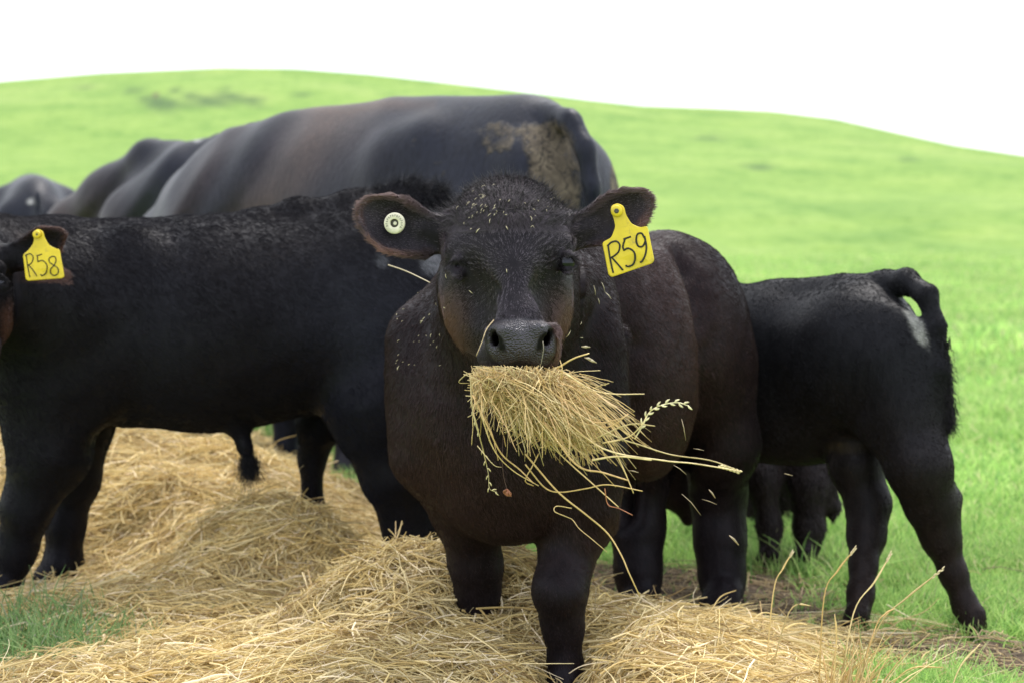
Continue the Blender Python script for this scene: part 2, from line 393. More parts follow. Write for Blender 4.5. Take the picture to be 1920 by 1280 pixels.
# bare soil: trodden strip behind the front mound, and a slip scar high on the hill
def soilf(X, Y):
    s1 = 1 - sstep(.75, 1.05, np.hypot((X - .32) / .52, (Y - 4.05) / .42))
    s1 = np.maximum(s1, 1 - sstep(.7, 1.1, np.hypot((X - .92) / .42, (Y - 3.46) / .21)))
    s1 = np.maximum(s1, 1 - sstep(.75, 1.05, np.hypot((X - .52) / .30, (Y - 3.72) / .17)))
    return s1
soil = soilf(GX, GY)
yr = 125.0
tuft = np.zeros_like(GX)
for x_, y_, w_, h_ in ((360, 181, 14, 6), (300, 196, 30, 12), (400, 190, 60, 10), (275, 186, 9, 4), (475, 187, 22, 5), (420, 168, 10, 3), (250, 172, 14, 4), (160, 165, 18, 3), (560, 180, 14, 3), (330, 170, 8, 3), (1420, 315, 26, 3), (1700, 300, 20, 3), (1330, 260, 24, 3)):
    tuft = np.maximum(tuft, (1 - sstep(.2, 1.3, np.hypot((gpx - x_) / w_ / 1.3, (gpy - y_) / h_ / 1.5) + .5 * vnoise(np.stack([GX, GY, GZ], -1), .9, 55))) * (GY > 60))
soil = np.maximum(soil, .75 * (GY > 60) * (1 - sstep(.3, 1.2, np.hypot((gpx - 292 - .9 * (gpy - 178)) / 13, (gpy - 180) / 12))))
ground = mesh('ground', np.stack([GX, GY, GZ], -1).reshape(-1, 3), gq, M_ground, attrs={'soil': soil.ravel(), 'tuft': tuft.ravel()})
tag(ground, 'bright green pasture rising to a smooth round hill behind the herd', kind='structure')

# ------------------------------------------------------------------ hay height
def hayz(X, Y):
    def g(x, y, sx, sy, h, rot=0):
        c, s = math.cos(rot), math.sin(rot); dx, dy = X - x, Y - y
        a = (dx * c + dy * s) / sx; b_ = (-dx * s + dy * c) / sy
        return h * np.exp(-(a * a + b_ * b_) ** 1.5)
    z = g(-.14, 3.50, .27, .24, .165) + g(.34, 3.42, .34, .22, .055) + g(-.42, 3.05, .62, .45, .075) + g(.26, 3.02, .34, .36, .075) + g(.0, 3.2, .45, .5, .012)
    z2 = g(-.86, 4.62, .50, .42, .215) + g(-1.55, 5.7, .75, .9, .22) + g(-.56, 4.06, .25, .22, .185) + g(-.8, 3.7, .5, .3, .05) + g(-1.5, 4.7, .4, .4, .10) + g(-1.3, 5.1, .4, .35, .08)
    z = np.maximum(z, z2) + .3 * np.minimum(z, z2)
    # hollow where the near foreleg stands
    z = z - .10 * np.exp(-(((X - .095) / .10) ** 2 + ((Y - 2.95) / .26) ** 2))
    p = np.stack([X, Y, X * 0], -1)
    return z + (.020 * vnoise(p, 5, 8) + .011 * vnoise(p, 13, 9)) * sstep(.03, .1, z)

def hay_strands(n, xr, yr, zoff, L, r0, seed, thr=.035, up=0.0):
    g = np.random.default_rng(seed)
    X = g.uniform(*xr, n); Y = g.uniform(*yr, n); Z = hayz(X, Y)
    keep = (Z > thr + .03 * g.normal(size=n)) ; X, Y, Z = X[keep], Y[keep], Z[keep]; n = len(X)
    e = .01; gx = (hayz(X + e, Y) - Z) / e; gy = (hayz(X, Y + e) - Z) / e
    pp = np.stack([X, Y, X * 0], -1)
    ang = 1.3 * vnoise(pp, 3.2, 12) + g.normal(0, .75, n)
    wide = g.random(n) < .25; ang[wide] = g.uniform(-3.14, 3.14, wide.sum())
    d = np.stack([np.cos(ang), np.sin(ang), gx * np.cos(ang) + gy * np.sin(ang)], -1)
    ln = L[0] + (L[1] - L[0]) * g.random(n) ** 1.7
    tilt = g.normal(0, .16, n) + up * np.abs(g.normal(0, 1, n)); d[:, 2] += tilt
    d = unit(d); side = unit(np.cross(d, [0, 0, 1])); upv = np.cross(side, d)
    K = 6; t = np.linspace(-.5, .5, K)
    bend = g.normal(0, .11, (n, 1)); sag = -np.abs(g.normal(0, .05, (n, 1)))
    pts = np.stack([X, Y, Z + zoff[0] + (zoff[1] - zoff[0]) * g.random(n) ** 1.5], -1)[:, None] + d[:, None] * (t[None] * ln[:, None])[..., None]
    pts = pts + side[:, None] * (bend * 4 * (t ** 2)[None] * ln[:, None])[..., None] + upv[:, None] * (sag * 4 * (t ** 2)[None] * ln[:, None])[..., None]
    kink = g.normal(0, .02, (n, K, 3)) * ln[:, None, None] * .8; kink[:, 0] = 0
    pts = pts + kink
    zz = np.maximum(hayz(pts[..., 0], pts[..., 1]), 0); pts[..., 2] = np.maximum(pts[..., 2], zz - .004)
    r = r0 * (.5 + g.random(n) ** 1.5 * 1.1)
    rad = r[:, None] * np.array([1, 1, .95, .9, .8, .5])[None]
    base = np.array([[.64, .51, .22], [.50, .37, .14], [.76, .64, .34], [.34, .24, .10], [.44, .36, .18], [.86, .74, .50]])
    cidx = g.choice(6, n, p=[.3, .24, .2, .1, .08, .08]); col = base[cidx] * np.array([1.0, .985, 1.03]) * g.uniform(.7, 1.15, (n, 1))
    tone = 1.05 + .17 * vnoise(pp, 2.2, 14); col = col * tone[:, None]
    return pts, rad, col
def hay_pile(name, label, x0, x1, y0, y1, layers, loc):
    root = empty(name, loc); tag(root, label, 'hay', kind='stuff')
    xs = np.arange(x0, x1, .02); yv = np.arange(y0, y1, .02); A, B = np.meshgrid(xs, yv, indexing='ij'); Z = hayz(A, B) - .018
    Z = np.where(Z < .012, -.05, Z)
    i = np.arange(A.size).reshape(A.shape); q = np.stack([i[:-1, :-1], i[1:, :-1], i[1:, 1:], i[:-1, 1:]], -1).reshape(-1, 4)
    V = np.stack([A, B, Z], -1).reshape(-1, 3); q = q[(V[q, 2] > 0).any(1)]
    used = np.unique(q); rm = np.full(len(V), -1); rm[used] = np.arange(len(used))
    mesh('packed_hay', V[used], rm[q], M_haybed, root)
    S = [hay_strands(*a) for a in layers]
    curves('loose_straw', np.concatenate([s[0] for s in S]), np.concatenate([s[1] for s in S]), np.concatenate([s[2] for s in S]), M_hay, root)
    return root
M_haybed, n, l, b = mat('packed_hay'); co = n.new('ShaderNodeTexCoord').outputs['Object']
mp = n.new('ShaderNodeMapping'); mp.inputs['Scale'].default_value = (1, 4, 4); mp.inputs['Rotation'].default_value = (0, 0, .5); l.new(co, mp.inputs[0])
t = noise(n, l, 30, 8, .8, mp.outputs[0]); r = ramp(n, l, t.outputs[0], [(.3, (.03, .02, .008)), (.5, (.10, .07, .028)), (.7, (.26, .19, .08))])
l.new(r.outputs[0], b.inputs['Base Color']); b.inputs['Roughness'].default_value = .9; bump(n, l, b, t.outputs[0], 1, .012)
hay_pile('hay_mound', 'loose mound of golden hay around the front calf\'s feet', -1.3, .95, 2.4, 3.95,
         [(46000, (-1.25, .90), (2.5, 3.80), (-.02, .012), (.05, .20), .00105, 21), (30000, (-1.25, .90), (2.5, 3.80), (-.005, .03), (.06, .26), .0011, 22, .035, .08),
          (2600, (-1.2, .8), (2.4, 3.6), (.0, .03), (.08, .20), .001, 23, .05, .35), (2600, (-1.25, .8), (2.5, 3.7), (.0, .035), (.08, .26), .0018, 24, .04, .12)], (-.1, 3.1, 0))
hay_pile('hay_mound', 'blurred heap of hay under the belly of the calf tagged R58', -2.6, .1, 3.7, 6.9,
         [(40000, (-2.2, .0), (3.7, 5.0), (-.02, .02), (.06, .26), .0013, 31), (26000, (-2.6, .0), (5.0, 6.9), (-.02, .02), (.08, .3), .002, 32),
          (22000, (-2.2, .0), (3.7, 5.2), (-.005, .035), (.08, .3), .0013, 33, .035, .1), (1500, (-2.2, .0), (3.8, 5.2), (.0, .03), (.1, .26), .0013, 34, .05, .4)], (-.9, 4.5, 0))
# scattered straw on the soil is part of the same loose litter
def scatter(n, xr, yr, seed, fn=None):
    g = np.random.default_rng(seed); X = g.uniform(*xr, n); Y = g.uniform(*yr, n)
    if fn is not None:
        k = g.random(n) < fn(X, Y); X, Y = X[k], Y[k]
    n = len(X); ang = g.uniform(0, 6.28, n); ln = g.uniform(.03, .14, n); K = 4; t = np.linspace(-.5, .5, K)
    d = np.stack([np.cos(ang), np.sin(ang), g.normal(0, .15, n)], -1)
    pts = np.stack([X, Y, terrain(X, Y) + .006 + .015 * g.random(n)], -1)[:, None] + d[:, None] * (t * ln[:, None])[..., None] + g.normal(0, .003, (n, K, 3))
    col = np.array([[.5, .38, .2], [.35, .26, .15], [.2, .15, .1]])[g.integers(0, 3, n)]
    return pts, np.full((n, K), .0011), col
s_ = scatter(5000, (-.4, 1.6), (3.15, 4.4), 40, lambda X, Y: soilf(X, Y) * .8 + .04)
tag(curves('straw_litter', *s_, M_hay), 'thin litter of straw trodden into the bare soil beside the hay', 'straw litter', kind='stuff')

# ------------------------------------------------------------------ grass
def blades(n, xf, yr, h, r, seed, fn=None, patch=None, power=1.0):
    g = np.random.default_rng(seed); Y = yr[0] + (yr[1] - yr[0]) * g.random(n) ** power
    X = g.uniform(0, 1, n); lo, hi = xf(Y); X = lo + X * (hi - lo)
    keep = g.random(n) < (fn(X, Y) if fn is not None else 1); X, Y = X[keep], Y[keep]; n = len(X)
    pp = np.stack([X, Y, X * 0], -1)
    tuft = .5 + .5 * vnoise(pp, 3.0, 50); hh = (h[0] + (h[1] - h[0]) * g.random(n)) * (.55 + .8 * np.clip(tuft, 0, 1))
    a = g.uniform(0, 6.28, n); lean = np.abs(g.normal(0, .45, n)) + .15
    K = 4; t = np.linspace(0, 1, K)
    hor = np.stack([np.cos(a), np.sin(a), a * 0], -1)
    pts = np.stack([X, Y, terrain(X, Y) - .004], -1)[:, None] + hor[:, None] * (lean[:, None] * hh[:, None] * t ** 1.8)[..., None]
    pts[..., 2] += hh[:, None] * t * (1 - .25 * lean[:, None] * t)
    rr = r * g.uniform(.6, 1.3, n); rad = rr[:, None] * np.array([1, .95, .7, .15])
    base = np.array([[.22, .40, .10], [.30, .50, .13], [.38, .54, .17], [.15, .30, .08], [.46, .48, .25]])
    col = base[g.choice(5, n, p=[.28, .32, .2, .14, .06])] * np.array([1.22, 1.13, 1.25]) * g.uniform(.8, 1.2, (n, 1)) * (1 + .2 * vnoise(pp, .8, 51))[:, None]
    return pts, rad, col
def nohay(X, Y): return (hayz(X, Y) < .03) * (1 - .97 * soilf(X, Y))
def field_x(Y): return (np.where(Y < 4.6, -.1, -1.6) * Y / 4.5, .52 * Y + .1)
G = [blades(85000, field_x, (3.1, 5.2), (.02, .06), .0014, 61, nohay), blades(85000, field_x, (5.2, 9), (.03, .08), .0022, 62, nohay, None, 1.1),
     blades(52000, lambda Y: (-.45 * Y, .52 * Y), (9, 40), (.04, .10), .006, 63, None, None, 1.5),
     blades(6000, lambda Y: (Y * 0 + .35, Y * 0 + 1.35), (2.9, 3.5), (.03, .08), .0012, 64, lambda X, Y: nohay(X, Y) * .5),
     blades(500, lambda Y: (Y * 0 + .25, Y * 0 + .9), (4.1, 4.5), (.05, .13), .0018, 66, nohay)]
tag(curves('grass', *[np.concatenate([g_[i] for g_ in G]) for i in range(3)], M_grass), 'short bright green pasture grass behind and beside the calves', 'grass', kind='stuff')
def clumpfn(X, Y): return np.exp(-(((X + 1.02) / .22) ** 2 + ((Y - 3.22) / .35) ** 2) ** 1.5) * 1.3
g1 = blades(9000, lambda Y: (Y * 0 - 1.5, Y * 0 - .6), (2.75, 3.7), (.04, .10), .0014, 65, clumpfn)
g1[0][..., 2] += .02; g1[2][:] = g1[2] * np.array([.55, .58, .75])
tag(curves('grass_clump', *g1, M_grass), 'dark green grass clump poking through hay in the lower left corner', 'grass', kind='stuff')

# ------------------------------------------------------------------ fur
CAMP = np.array([0, 0, CAMH])
def fur(name, V, Q, dens, dirf, lenf, colf, r, parent, lift=.35, seed=0, backw=.25, clump=.35, jit=.16):
    g = np.random.default_rng(seed)
    vn, area = normals(V, Q)
    fc = V[Q].mean(1); fn = unit(vn[Q].mean(1)); facing = (fn * unit(CAMP - fc)).sum(1)
    wgt = area * np.where(facing > -.25, 1, backw) * dens(fc)
    n = int(wgt.sum()); fi = g.choice(len(Q), n, p=wgt / wgt.sum())
    a = g.random((n, 1)); b = g.random((n, 1)); q = Q[fi]
    pos = (V[q[:, 0]] * (1 - a) + V[q[:, 1]] * a) * (1 - b) + (V[q[:, 3]] * (1 - a) + V[q[:, 2]] * a) * b
    nr = unit((vn[q[:, 0]] * (1 - a) + vn[q[:, 1]] * a) * (1 - b) + (vn[q[:, 3]] * (1 - a) + vn[q[:, 2]] * a) * b)
    d = dirf(pos, nr)
    d = d + clump * np.stack([vnoise(pos, 22, 70), vnoise(pos, 22, 71), vnoise(pos, 22, 72)], -1) + .22 * clump / .35 * np.stack([vnoise(pos, 75, 73), vnoise(pos, 75, 74), vnoise(pos, 75, 75)], -1)
    d = d + g.normal(0, jit, (n, 3)); d = unit(d - (d * nr).sum(1, keepdims=True) * nr)
    L = lenf(pos) * g.uniform(.65, 1.2, n) * (1 + .10 * vnoise(pos, 30, 76)); L = np.maximum(L, .002)
    lf = lift * (1 + .5 * g.normal(size=n)) + .05 * vnoise(pos, 50, 77)
    K = 4; t = np.linspace(0, 1, K)
    pts = pos[:, None] - nr[:, None] * .001 + d[:, None] * (t * L[:, None])[..., None] + nr[:, None] * ((t - .45 * t ** 2) * (lf * L)[:, None])[..., None]
    rad = r * g.uniform(.7, 1.25, n)[:, None] * np.array([1, .9, .65, .15])
    col = colf(pos, nr) * g.uniform(.75, 1.25, (n, 1))
    return curves(name, pts, rad, col, M_fur, parent)

# ------------------------------------------------------------------ head (shared by the calves that show their face)
def head(f, m, s, ears=(1, 1)):
    """m(px,py,c): head space -> world (front calf's pixel layout), s: size factor"""
    R = np.array([m(1052, 540, 0) - m(952, 540, 0), m(952, 440, 0) - m(952, 540, 0), m(952, 540, .1) - m(952, 540, 0)]); ax = unit(R)
    el = lambda a, b, c, r, k=.03, sub=False: f.el(m(a, b, c), [x * s for x in r], ax, k * s, sub)
    cn = lambda a, b, ra, rb, k=.02, sub=False: f.cone(m(*a), m(*b), ra * s, rb * s, k * s, None, sub)
    el(952, 440, -.03, (.098, .082, .10)); el(950, 500, -.01, (.107, .10, .092)); el(951, 560, -.03, (.112, .09, .095)); el(956, 605, -.03, (.091, .068, .09))
    el(948, 395, -.06, (.07, .052, .065), .04)
    cn((955, 440, .03), (962, 500, .055), .06, .05, .04); cn((962, 500, .05), (976, 600, .115), .045, .044, .04)
    el(978, 640, .125, (.058, .043, .055), .02); el(968, 668, .10, (.062, .032, .05), .03); el(965, 690, .04, (.055, .03, .07), .03)
    # brows and orbits
    cn((905, 458, .045), (866, 470, .030), .024, .021, .03); cn((1010, 452, .045), (1050, 460, .030), .024, .019, .03)
    cn((920, 515, .045), (890, 535, .03), .016, .016, .02); cn((1000, 510, .045), (1035, 525, .03), .016, .016, .02)
    el(884, 555, .092, (.026, .04, .03), .04, True); el(1036, 550, .092, (.026, .04, .03), .04, True)
    el(858, 503, .066, (.017, .012, .018), .01, True); el(1063, 494, .069, (.017, .012, .018), .01, True)
    # folds running in from the eyes, wrinkle over the nose
    cn((893, 512, .085), (938, 545, .112), .006, .004, .016, True); cn((1040, 508, .088), (996, 540, .112), .006, .004, .016, True)
    cn((905, 560, .098), (915, 600, .112), .012, .010, .03, True); cn((1025, 556, .098), (1030, 596, .110), .012, .010, .03, True)
    # eyelids
    for cx, cy in ((858, 503), (1063, 494)):
        cn((cx - 17, cy + 1, .052), (cx, cy - 17, .062), .005, .006, .006); cn((cx, cy - 17, .062), (cx + 17, cy + 1, .052), .006, .005, .006)
        cn((cx - 16, cy + 4, .050), (cx, cy + 12, .063), .006, .008, .006); cn((cx, cy + 12, .063), (cx + 16, cy + 4, .050), .008, .006, .006)
    # nose pad: rims, nostrils, bridge fold
    cn((926, 622, .150), (948, 620, .168), .013, .012, .012); cn((1032, 620, .150), (1010, 618, .168), .013, .012, .012)
    cn((927, 628, .148), (932, 655, .150), .012, .011, .01); cn((1034, 626, .148), (1030, 655, .150), .012, .011, .01)
    cn((925, 626, .160), (939, 648, .152), .007, .0112, .005, True); cn((1029, 624, .160), (1015, 646, .154), .007, .0112, .005, True)
    cn((932, 636, .150), (948, 640, .085), .008, .010, .005, True); cn((1022, 634, .150), (1006, 640, .085), .008, .010, .005, True)
    cn((945, 576, .150), (985, 583, .160), .0045, .004, .006, True); cn((925, 598, .140), (965, 592, .170), .003, .004, .008, True); cn((965, 592, .170), (1022, 600, .145), .004, .003, .008, True)
    cn((978, 660, .185), (977, 682, .168), .0025, .003, .006, True)
    cn((925, 690, .12), (975, 692, .165), .006, .007, .01, True); cn((975, 692, .165), (1025, 690, .12), .007, .006, .01, True)
EAR_L = [(838, 408), (805, 392), (768, 370), (730, 360), (695, 363), (673, 378), (667, 402), (676, 432), (697, 458), (722, 480), (765, 488), (805, 486), (838, 470)]
EAR_R = [(1066, 404), (1100, 386), (1128, 362), (1162, 349), (1200, 350), (1222, 366), (1223, 395), (1210, 425), (1184, 448), (1150, 462), (1110, 468), (1072, 472)]
def ear(f, m, poly, tip, base, s, th=.0065, cup=1.6):
    """cupped ear: outline polygon in head pixels; middle surface bowed away from the viewer"""
    a = m(base[0], base[1], 0); bx = m(tip[0], tip[1], 0)
    c = (a + bx) / 2; R = .16 * s
    sl, X, Y, Z = f.box(c - R, c + R)
    if min(f.v[sl].shape) == 0: return
    X, Y, Z = np.broadcast_arrays(X, Y, Z)
    p = np.stack([X, Y, Z], -1).astype(float); hx, hy, hc, sc_ = m.inv(p)
    e = np.array(tip, float) - np.array(base, float); L = np.hypot(*e); e /= L
    al = ((hx - base[0]) * e[0] + (hy - base[1]) * e[1]) / L
    ac = (-(hx - base[0]) * e[1] + (hy - base[1]) * e[0]) * sc_
    d2 = sdpoly(hx, hy, poly) * sc_
    mid = -.035 + .03 * np.clip(al, 0, 1.1) + cup * ac ** 2 / .12 * (.5 + .5 * np.clip(al, 0, 1)) + .10 * np.maximum(0, .45 - al) ** 2 * 0
    edge = np.clip(-d2 / .02, 0, 1)
    th_ = th * (.75 + .5 * (1 - np.clip(al, 0, 1)) * 1.6)
    dz = np.abs(hc * 1.0 - mid) - th_
    d = np.maximum(dz, d2 + .003)
    f.comb(sl, (d * s * .9 if False else d).astype(np.float32), .012)
class HeadMap:
    def __init__(s, cx=952., cy=370., k=1., Y0=2.85, ox=952., oy=370.):
        s.cx, s.cy, s.k, s.Y0, s.ox, s.oy = cx, cy, k, Y0, ox, oy
    def __call__(s, px, py, c):
        """c in front-calf metres toward the viewer"""
        q = 1 - c / 2.85          # same proportions as on the front calf
        X = s.cx + (px - s.ox) * s.k; Yp = s.cy + (py - s.oy) * s.k
        sz = s.k * s.Y0 / 2.85
        return P(X, Yp, s.Y0 - c * sz)
    def inv(s, p):
        px, py = proj(p); sz = s.k * s.Y0 / 2.85
        hx = s.ox + (px - s.cx) / s.k; hy = s.oy + (py - s.cy) / s.k; c = (s.Y0 - p[..., 1]) / sz
        return hx, hy, c, p[..., 1] / FPX * s.k
HM1 = HeadMap()

def eyeball(m, s, cx, cy, parent, c=.052, r=.0150):
    ce = m(cx, cy, c); g = 16; V = []; Fc = []
    for i in range(g + 1):
        th = math.pi * i / g
        for j in range(2 * g):
            ph = math.pi * j / g; V.append(ce + r * s * np.array([math.sin(th) * math.cos(ph), math.sin(th) * math.sin(ph), math.cos(th)]))
    for i in range(g):
        for j in range(2 * g):
            k = (j + 1) % (2 * g); Fc.append([i * 2 * g + j, (i + 1) * 2 * g + j, (i + 1) * 2 * g + k, i * 2 * g + k])
    return mesh('eye', V, Fc, M_eye, parent)

def polytag(m, poly, c, th, parent, name='ear_tag'):
    """flat plastic plate with rounded edge, outline in head pixels, slight bow"""
    n = len(poly); cen = np.mean(poly, 0); V = []; Fc = []
    ring = [(1.0, 0), (1.0, th * .7), (.975, th), (.6, th * 1.05), (.25, th * 1.08)]
    def cc(q): return c + .004 * math.sin((q[0] - cen[0]) * .04) + (cen[1] - q[1]) * -.00004
    back = [m(q[0], q[1], cc(q)) for q in poly]; V += back
    for sc_, dz in ring[1:]:
        V += [m(*(cen + (np.array(q) - cen) * sc_), cc(cen + (np.array(q) - cen) * sc_) + dz) for q in poly]
    for r_i in range(len(ring) - 1):
        for i in range(n):
            j = (i + 1) % n; a = r_i * n; bb = (r_i + 1) * n
            Fc.append([a + i, a + j, bb + j, bb + i])
    Fc.append(list(range(n))[::-1]); Fc.append([(len(ring) - 1) * n + i for i in range(n)])
    return mesh(name, V, Fc, M_tag, parent, smooth=False)
def disc(m, cx, cy, c, r, h, mt, parent, name, hole=0, tiltx=0):
    n = 28; V = []; Fc = []; pr = [(hole, -.002), (r, -.002), (r, h * .5), (r * .9, h), (max(hole, r * .3) + .001, h), (hole, h * .8)]
    o = m(cx, cy, c); ax = unit(m(cx + 10, cy, c) - o); ay = unit(m(cx, cy - 10, c) - o); az = unit(np.cross(ax, ay)); az = az if az[1] < 0 else -az
    az = unit(az + ax * tiltx); ax = unit(ax - az * (ax @ az))
    for rr, z in pr:
        for i in range(n):
            a = 2 * math.pi * i / n; V.append(o + az * z + rr * (math.cos(a) * ax + math.sin(a) * ay))
    for k in range(len(pr)):
        k2 = (k + 1) % len(pr)
        if hole == 0 and k == len(pr) - 1: break
        for i in range(n): j = (i + 1) % n; Fc.append([k * n + i, k * n + j, k2 * n + j, k2 * n + i])
    return mesh(name, V, Fc, mt, parent), (o, ax, ay, az)

def round_poly(pts, r=4, n=4):
    out = []
    pts = [np.array(p, float) for p in pts]
    for i, p in enumerate(pts):
        a = pts[i - 1] - p; b_ = pts[(i + 1) % len(pts)] - p; la, lb = np.hypot(*a), np.hypot(*b_); rr = min(r, la / 2.2, lb / 2.2)
        s, e = p + a / la * rr, p + b_ / lb * rr
        for t in np.linspace(0, 1, n): out.append((1 - t) ** 2 * s + 2 * t * (1 - t) * p + t * t * e)
    return out

# ------------------------------------------------------------------ animals
UP = np.array([0, 0, 1.0])
def frame(fx, fy):
    f = unit(np.array([fx, fy, 0.0])); return np.array([f, np.cross(UP, f), UP])
def hoof(f, px, py, Y, rpx, fw):
    """blocky hoof at the end of a leg"""
    c = P(px, py, Y); r = rpx * Y / FPX; c[2] = max(c[2], r * .7)
    f.cone(c + fw * .0 + UP * .02, c - UP * .01 + fw * .02, r * .9, r * 1.05, .01)
def finish(f, amp=.0, nscale=6, seed=0, it=1):
    V, Q = f.mesh(); V = relax(V, Q, it)
    if amp:
        vn, _ = normals(V, Q); V = V + vn * (amp * vnoise(V, nscale, seed) + amp * .45 * vnoise(V, nscale * 2.7, seed + 1))[:, None]
    return V, Q
def flowdir(fw):
    """body hair lies backwards and down"""
    def d(pos, nr): return np.broadcast_to(-fw * .75 - UP * .65, pos.shape).copy()
    return d

# ---- front calf -------------------------------------------------
A = frame(-.515, -.857); fw = A[0]
f = Field((-.42, 2.55, -.03), (.66, 4.12, 1.02), .0052)
f.el(np.array([.165, 3.50, .595]), (.33, .20, .275), A)                  # barrel
f.el(np.array([-.008, 3.22, .575]), (.20, .222, .275), A, .06)           # shoulders
f.el(np.array([-.015, 3.12, .49]), (.12, .135, .18), A, .08)            # brisket
f.el(np.array([.345, 3.80, .625]), (.23, .178, .25), A, .05)             # rump
f.cone(np.array([.07, 3.35, .74]), np.array([-.012, 2.98, .79]), .15, .115, .08)
f.cone(np.array([-.01, 3.14, .58]), np.array([-.002, 3.02, .72]), .15, .095, .08)
# shoulder blades and thigh muscles
f.chain([(790, 640, 3.2, 62), (800, 850, 3.18, 66)], .06); f.chain([(1118, 640, 3.12, 58), (1105, 850, 3.12, 62)], .06)
# forelegs (the image-left one is set back and sinks in the hay)
f.chain([(835, 850, 3.22, 84), (878, 960, 3.26, 60), (893, 1060, 3.28, 44), (895, 1120, 3.3, 34), (893, 1180, 3.3, 27), (893, 1262, 3.3, 27)], .04)
f.chain([(1085, 860, 3.12, 78), (1085, 960, 3.14, 70), (1066, 1040, 3.12, 45), (1051, 1108, 3.085, 46), (1057, 1172, 3.1, 35), (1058, 1250, 3.1, 28), (1058, 1300, 3.09, 34)], .035)
hoof(f, 893, 1275, 3.3, 36, fw); hoof(f, 1056, 1325, 3.08, 38, fw)
# hind legs
f.chain([(1335, 690, 3.82, 82), (1350, 830, 3.84, 66), (1347, 930, 3.92, 47), (1350, 1010, 3.9, 42), (1354, 1080, 3.88, 35), (1356, 1130, 3.86, 32)], .05)
f.chain([(1220, 790, 3.86, 80), (1200, 900, 3.9, 50), (1196, 990, 3.88, 44), (1197, 1070, 3.86, 38), (1202, 1125, 3.85, 34)], .05)
hoof(f, 1357, 1140, 3.84, 38, fw); hoof(f, 1204, 1142, 3.83, 38, fw)
f.chain([(1260, 450, 3.98, 16), (1310, 520, 4.03, 20), (1320, 700, 4.05, 16)], .03)     # tail root, behind
# flank fold between barrel and thigh
f.cone(P(1322, 560, 3.52), P(1322, 790, 3.55), .018, .02, .05, None, True)
head(f, HM1, 1.0)
f.cone(HM1(838, 432, -.045), HM1(790, 430, -.03), .032, .018, .03); f.cone(HM1(1066, 434, -.045), HM1(1110, 425, -.03), .032, .018, .03)
ear(f, HM1, EAR_L, (672, 385), (838, 445), 1, .0065); ear(f, HM1, EAR_R, (1222, 375), (1066, 440), 1, .0065)
V, Q = finish(f, .0022, 9, 20); del f
px, py = proj(V); vn0, _ = normals(V, Q); onb = (V[:, 1] > 3.0) & ((vn0 * unit(CAMP - V)).sum(1) > -.2) & (V[:, 0] > .12)
def crease(ys_, xs_, w_, a_, y0, y1):
    xb = np.interp(py, ys_, xs_); q = (px - xb) / w_
    return (-a_ * np.exp(-np.where(q < 0, q * 2.2, q) ** 2) + .45 * a_ * np.exp(-((q + 1.6) / 1.3) ** 2)) * sstep(y0, y0 + 60, py) * sstep(y1, y1 - 60, py)
V = V + vn0 * ((crease((480, 560, 650, 760, 850, 960), (1146, 1168, 1186, 1190, 1186, 1172), 26, .044, 470, 1010) + crease((450, 520, 560, 650, 760, 840, 905), (1262, 1288, 1302, 1318, 1320, 1300, 1250), 26, .036, 440, 930)) * onb)[:, None]
px, py = proj(V)
isear = ((px < 832) & (py < 494) & (V[:, 1] < 2.97)) | ((px > 1074) & (py < 478) & (V[:, 1] < 2.97) & (px > 1074))
ishead = (V[:, 1] < 2.95) & (py < 705) & (px > 800) & (px < 1095) & (V[:, 2] > .6)
hd = ishead | isear
dL = sdpoly(px, py, EAR_L); dR = sdpoly(px, py, EAR_R)
NOSE = [(918, 612), (930, 603), (955, 598), (985, 597), (1015, 601), (1033, 612), (1041, 640), (1040, 668), (1022, 686), (985, 690), (945, 688), (922, 672), (912, 645)]
dN = sdpoly(px, py, NOSE)
nose = sstep(3, -3, dN) * (V[:, 1] < 2.80)
def calf_col(pos, isbody=True):
    x, y = proj(pos); n0 = .5 + .5 * vnoise(pos, 3, 80)
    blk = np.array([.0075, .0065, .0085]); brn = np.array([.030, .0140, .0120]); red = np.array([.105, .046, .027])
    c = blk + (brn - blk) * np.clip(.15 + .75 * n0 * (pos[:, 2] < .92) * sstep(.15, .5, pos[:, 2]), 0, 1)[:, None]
    h = (pos[:, 1] < 2.96) & (y < 706) & (pos[:, 2] > .58)
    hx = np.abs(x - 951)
    rim = sstep(125, 137, hx + .30 * np.clip(y - 565, 0, 200)) * sstep(500, 560, y) * h * (pos[:, 1] < 2.93)  # brown cheek-edge hair, its backlit glow painted into the colour
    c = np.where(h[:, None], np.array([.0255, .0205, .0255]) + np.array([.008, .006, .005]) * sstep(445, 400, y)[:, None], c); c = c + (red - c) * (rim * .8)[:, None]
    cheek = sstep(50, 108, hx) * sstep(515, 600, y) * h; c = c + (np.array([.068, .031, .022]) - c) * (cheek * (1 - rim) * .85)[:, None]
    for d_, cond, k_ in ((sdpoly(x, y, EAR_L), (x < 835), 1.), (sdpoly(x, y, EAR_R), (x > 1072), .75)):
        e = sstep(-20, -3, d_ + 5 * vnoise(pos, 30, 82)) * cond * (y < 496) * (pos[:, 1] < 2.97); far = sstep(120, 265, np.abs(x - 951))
        c = c + (np.array([.15, .068, .042]) - c) * (e * (.05 + .85 * far) * k_ * np.where(y > 440, 1, .75))[:, None]  # brown ear rim; light shining through the edge is part of this colour
    return c
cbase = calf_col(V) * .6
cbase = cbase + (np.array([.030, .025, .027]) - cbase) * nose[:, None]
inn = (np.maximum(1 - sstep(.7, 1.0, np.hypot((px - 935 - .45 * (py - 640)) / 12, (py - 640) / 23)), 1 - sstep(.7, 1.0, np.hypot((px - 1019 + .45 * (py - 638)) / 12, (py - 638) / 23)))) * (V[:, 1] < 2.80)  # nostril hollows: shade painted as near-black ellipses on the nose
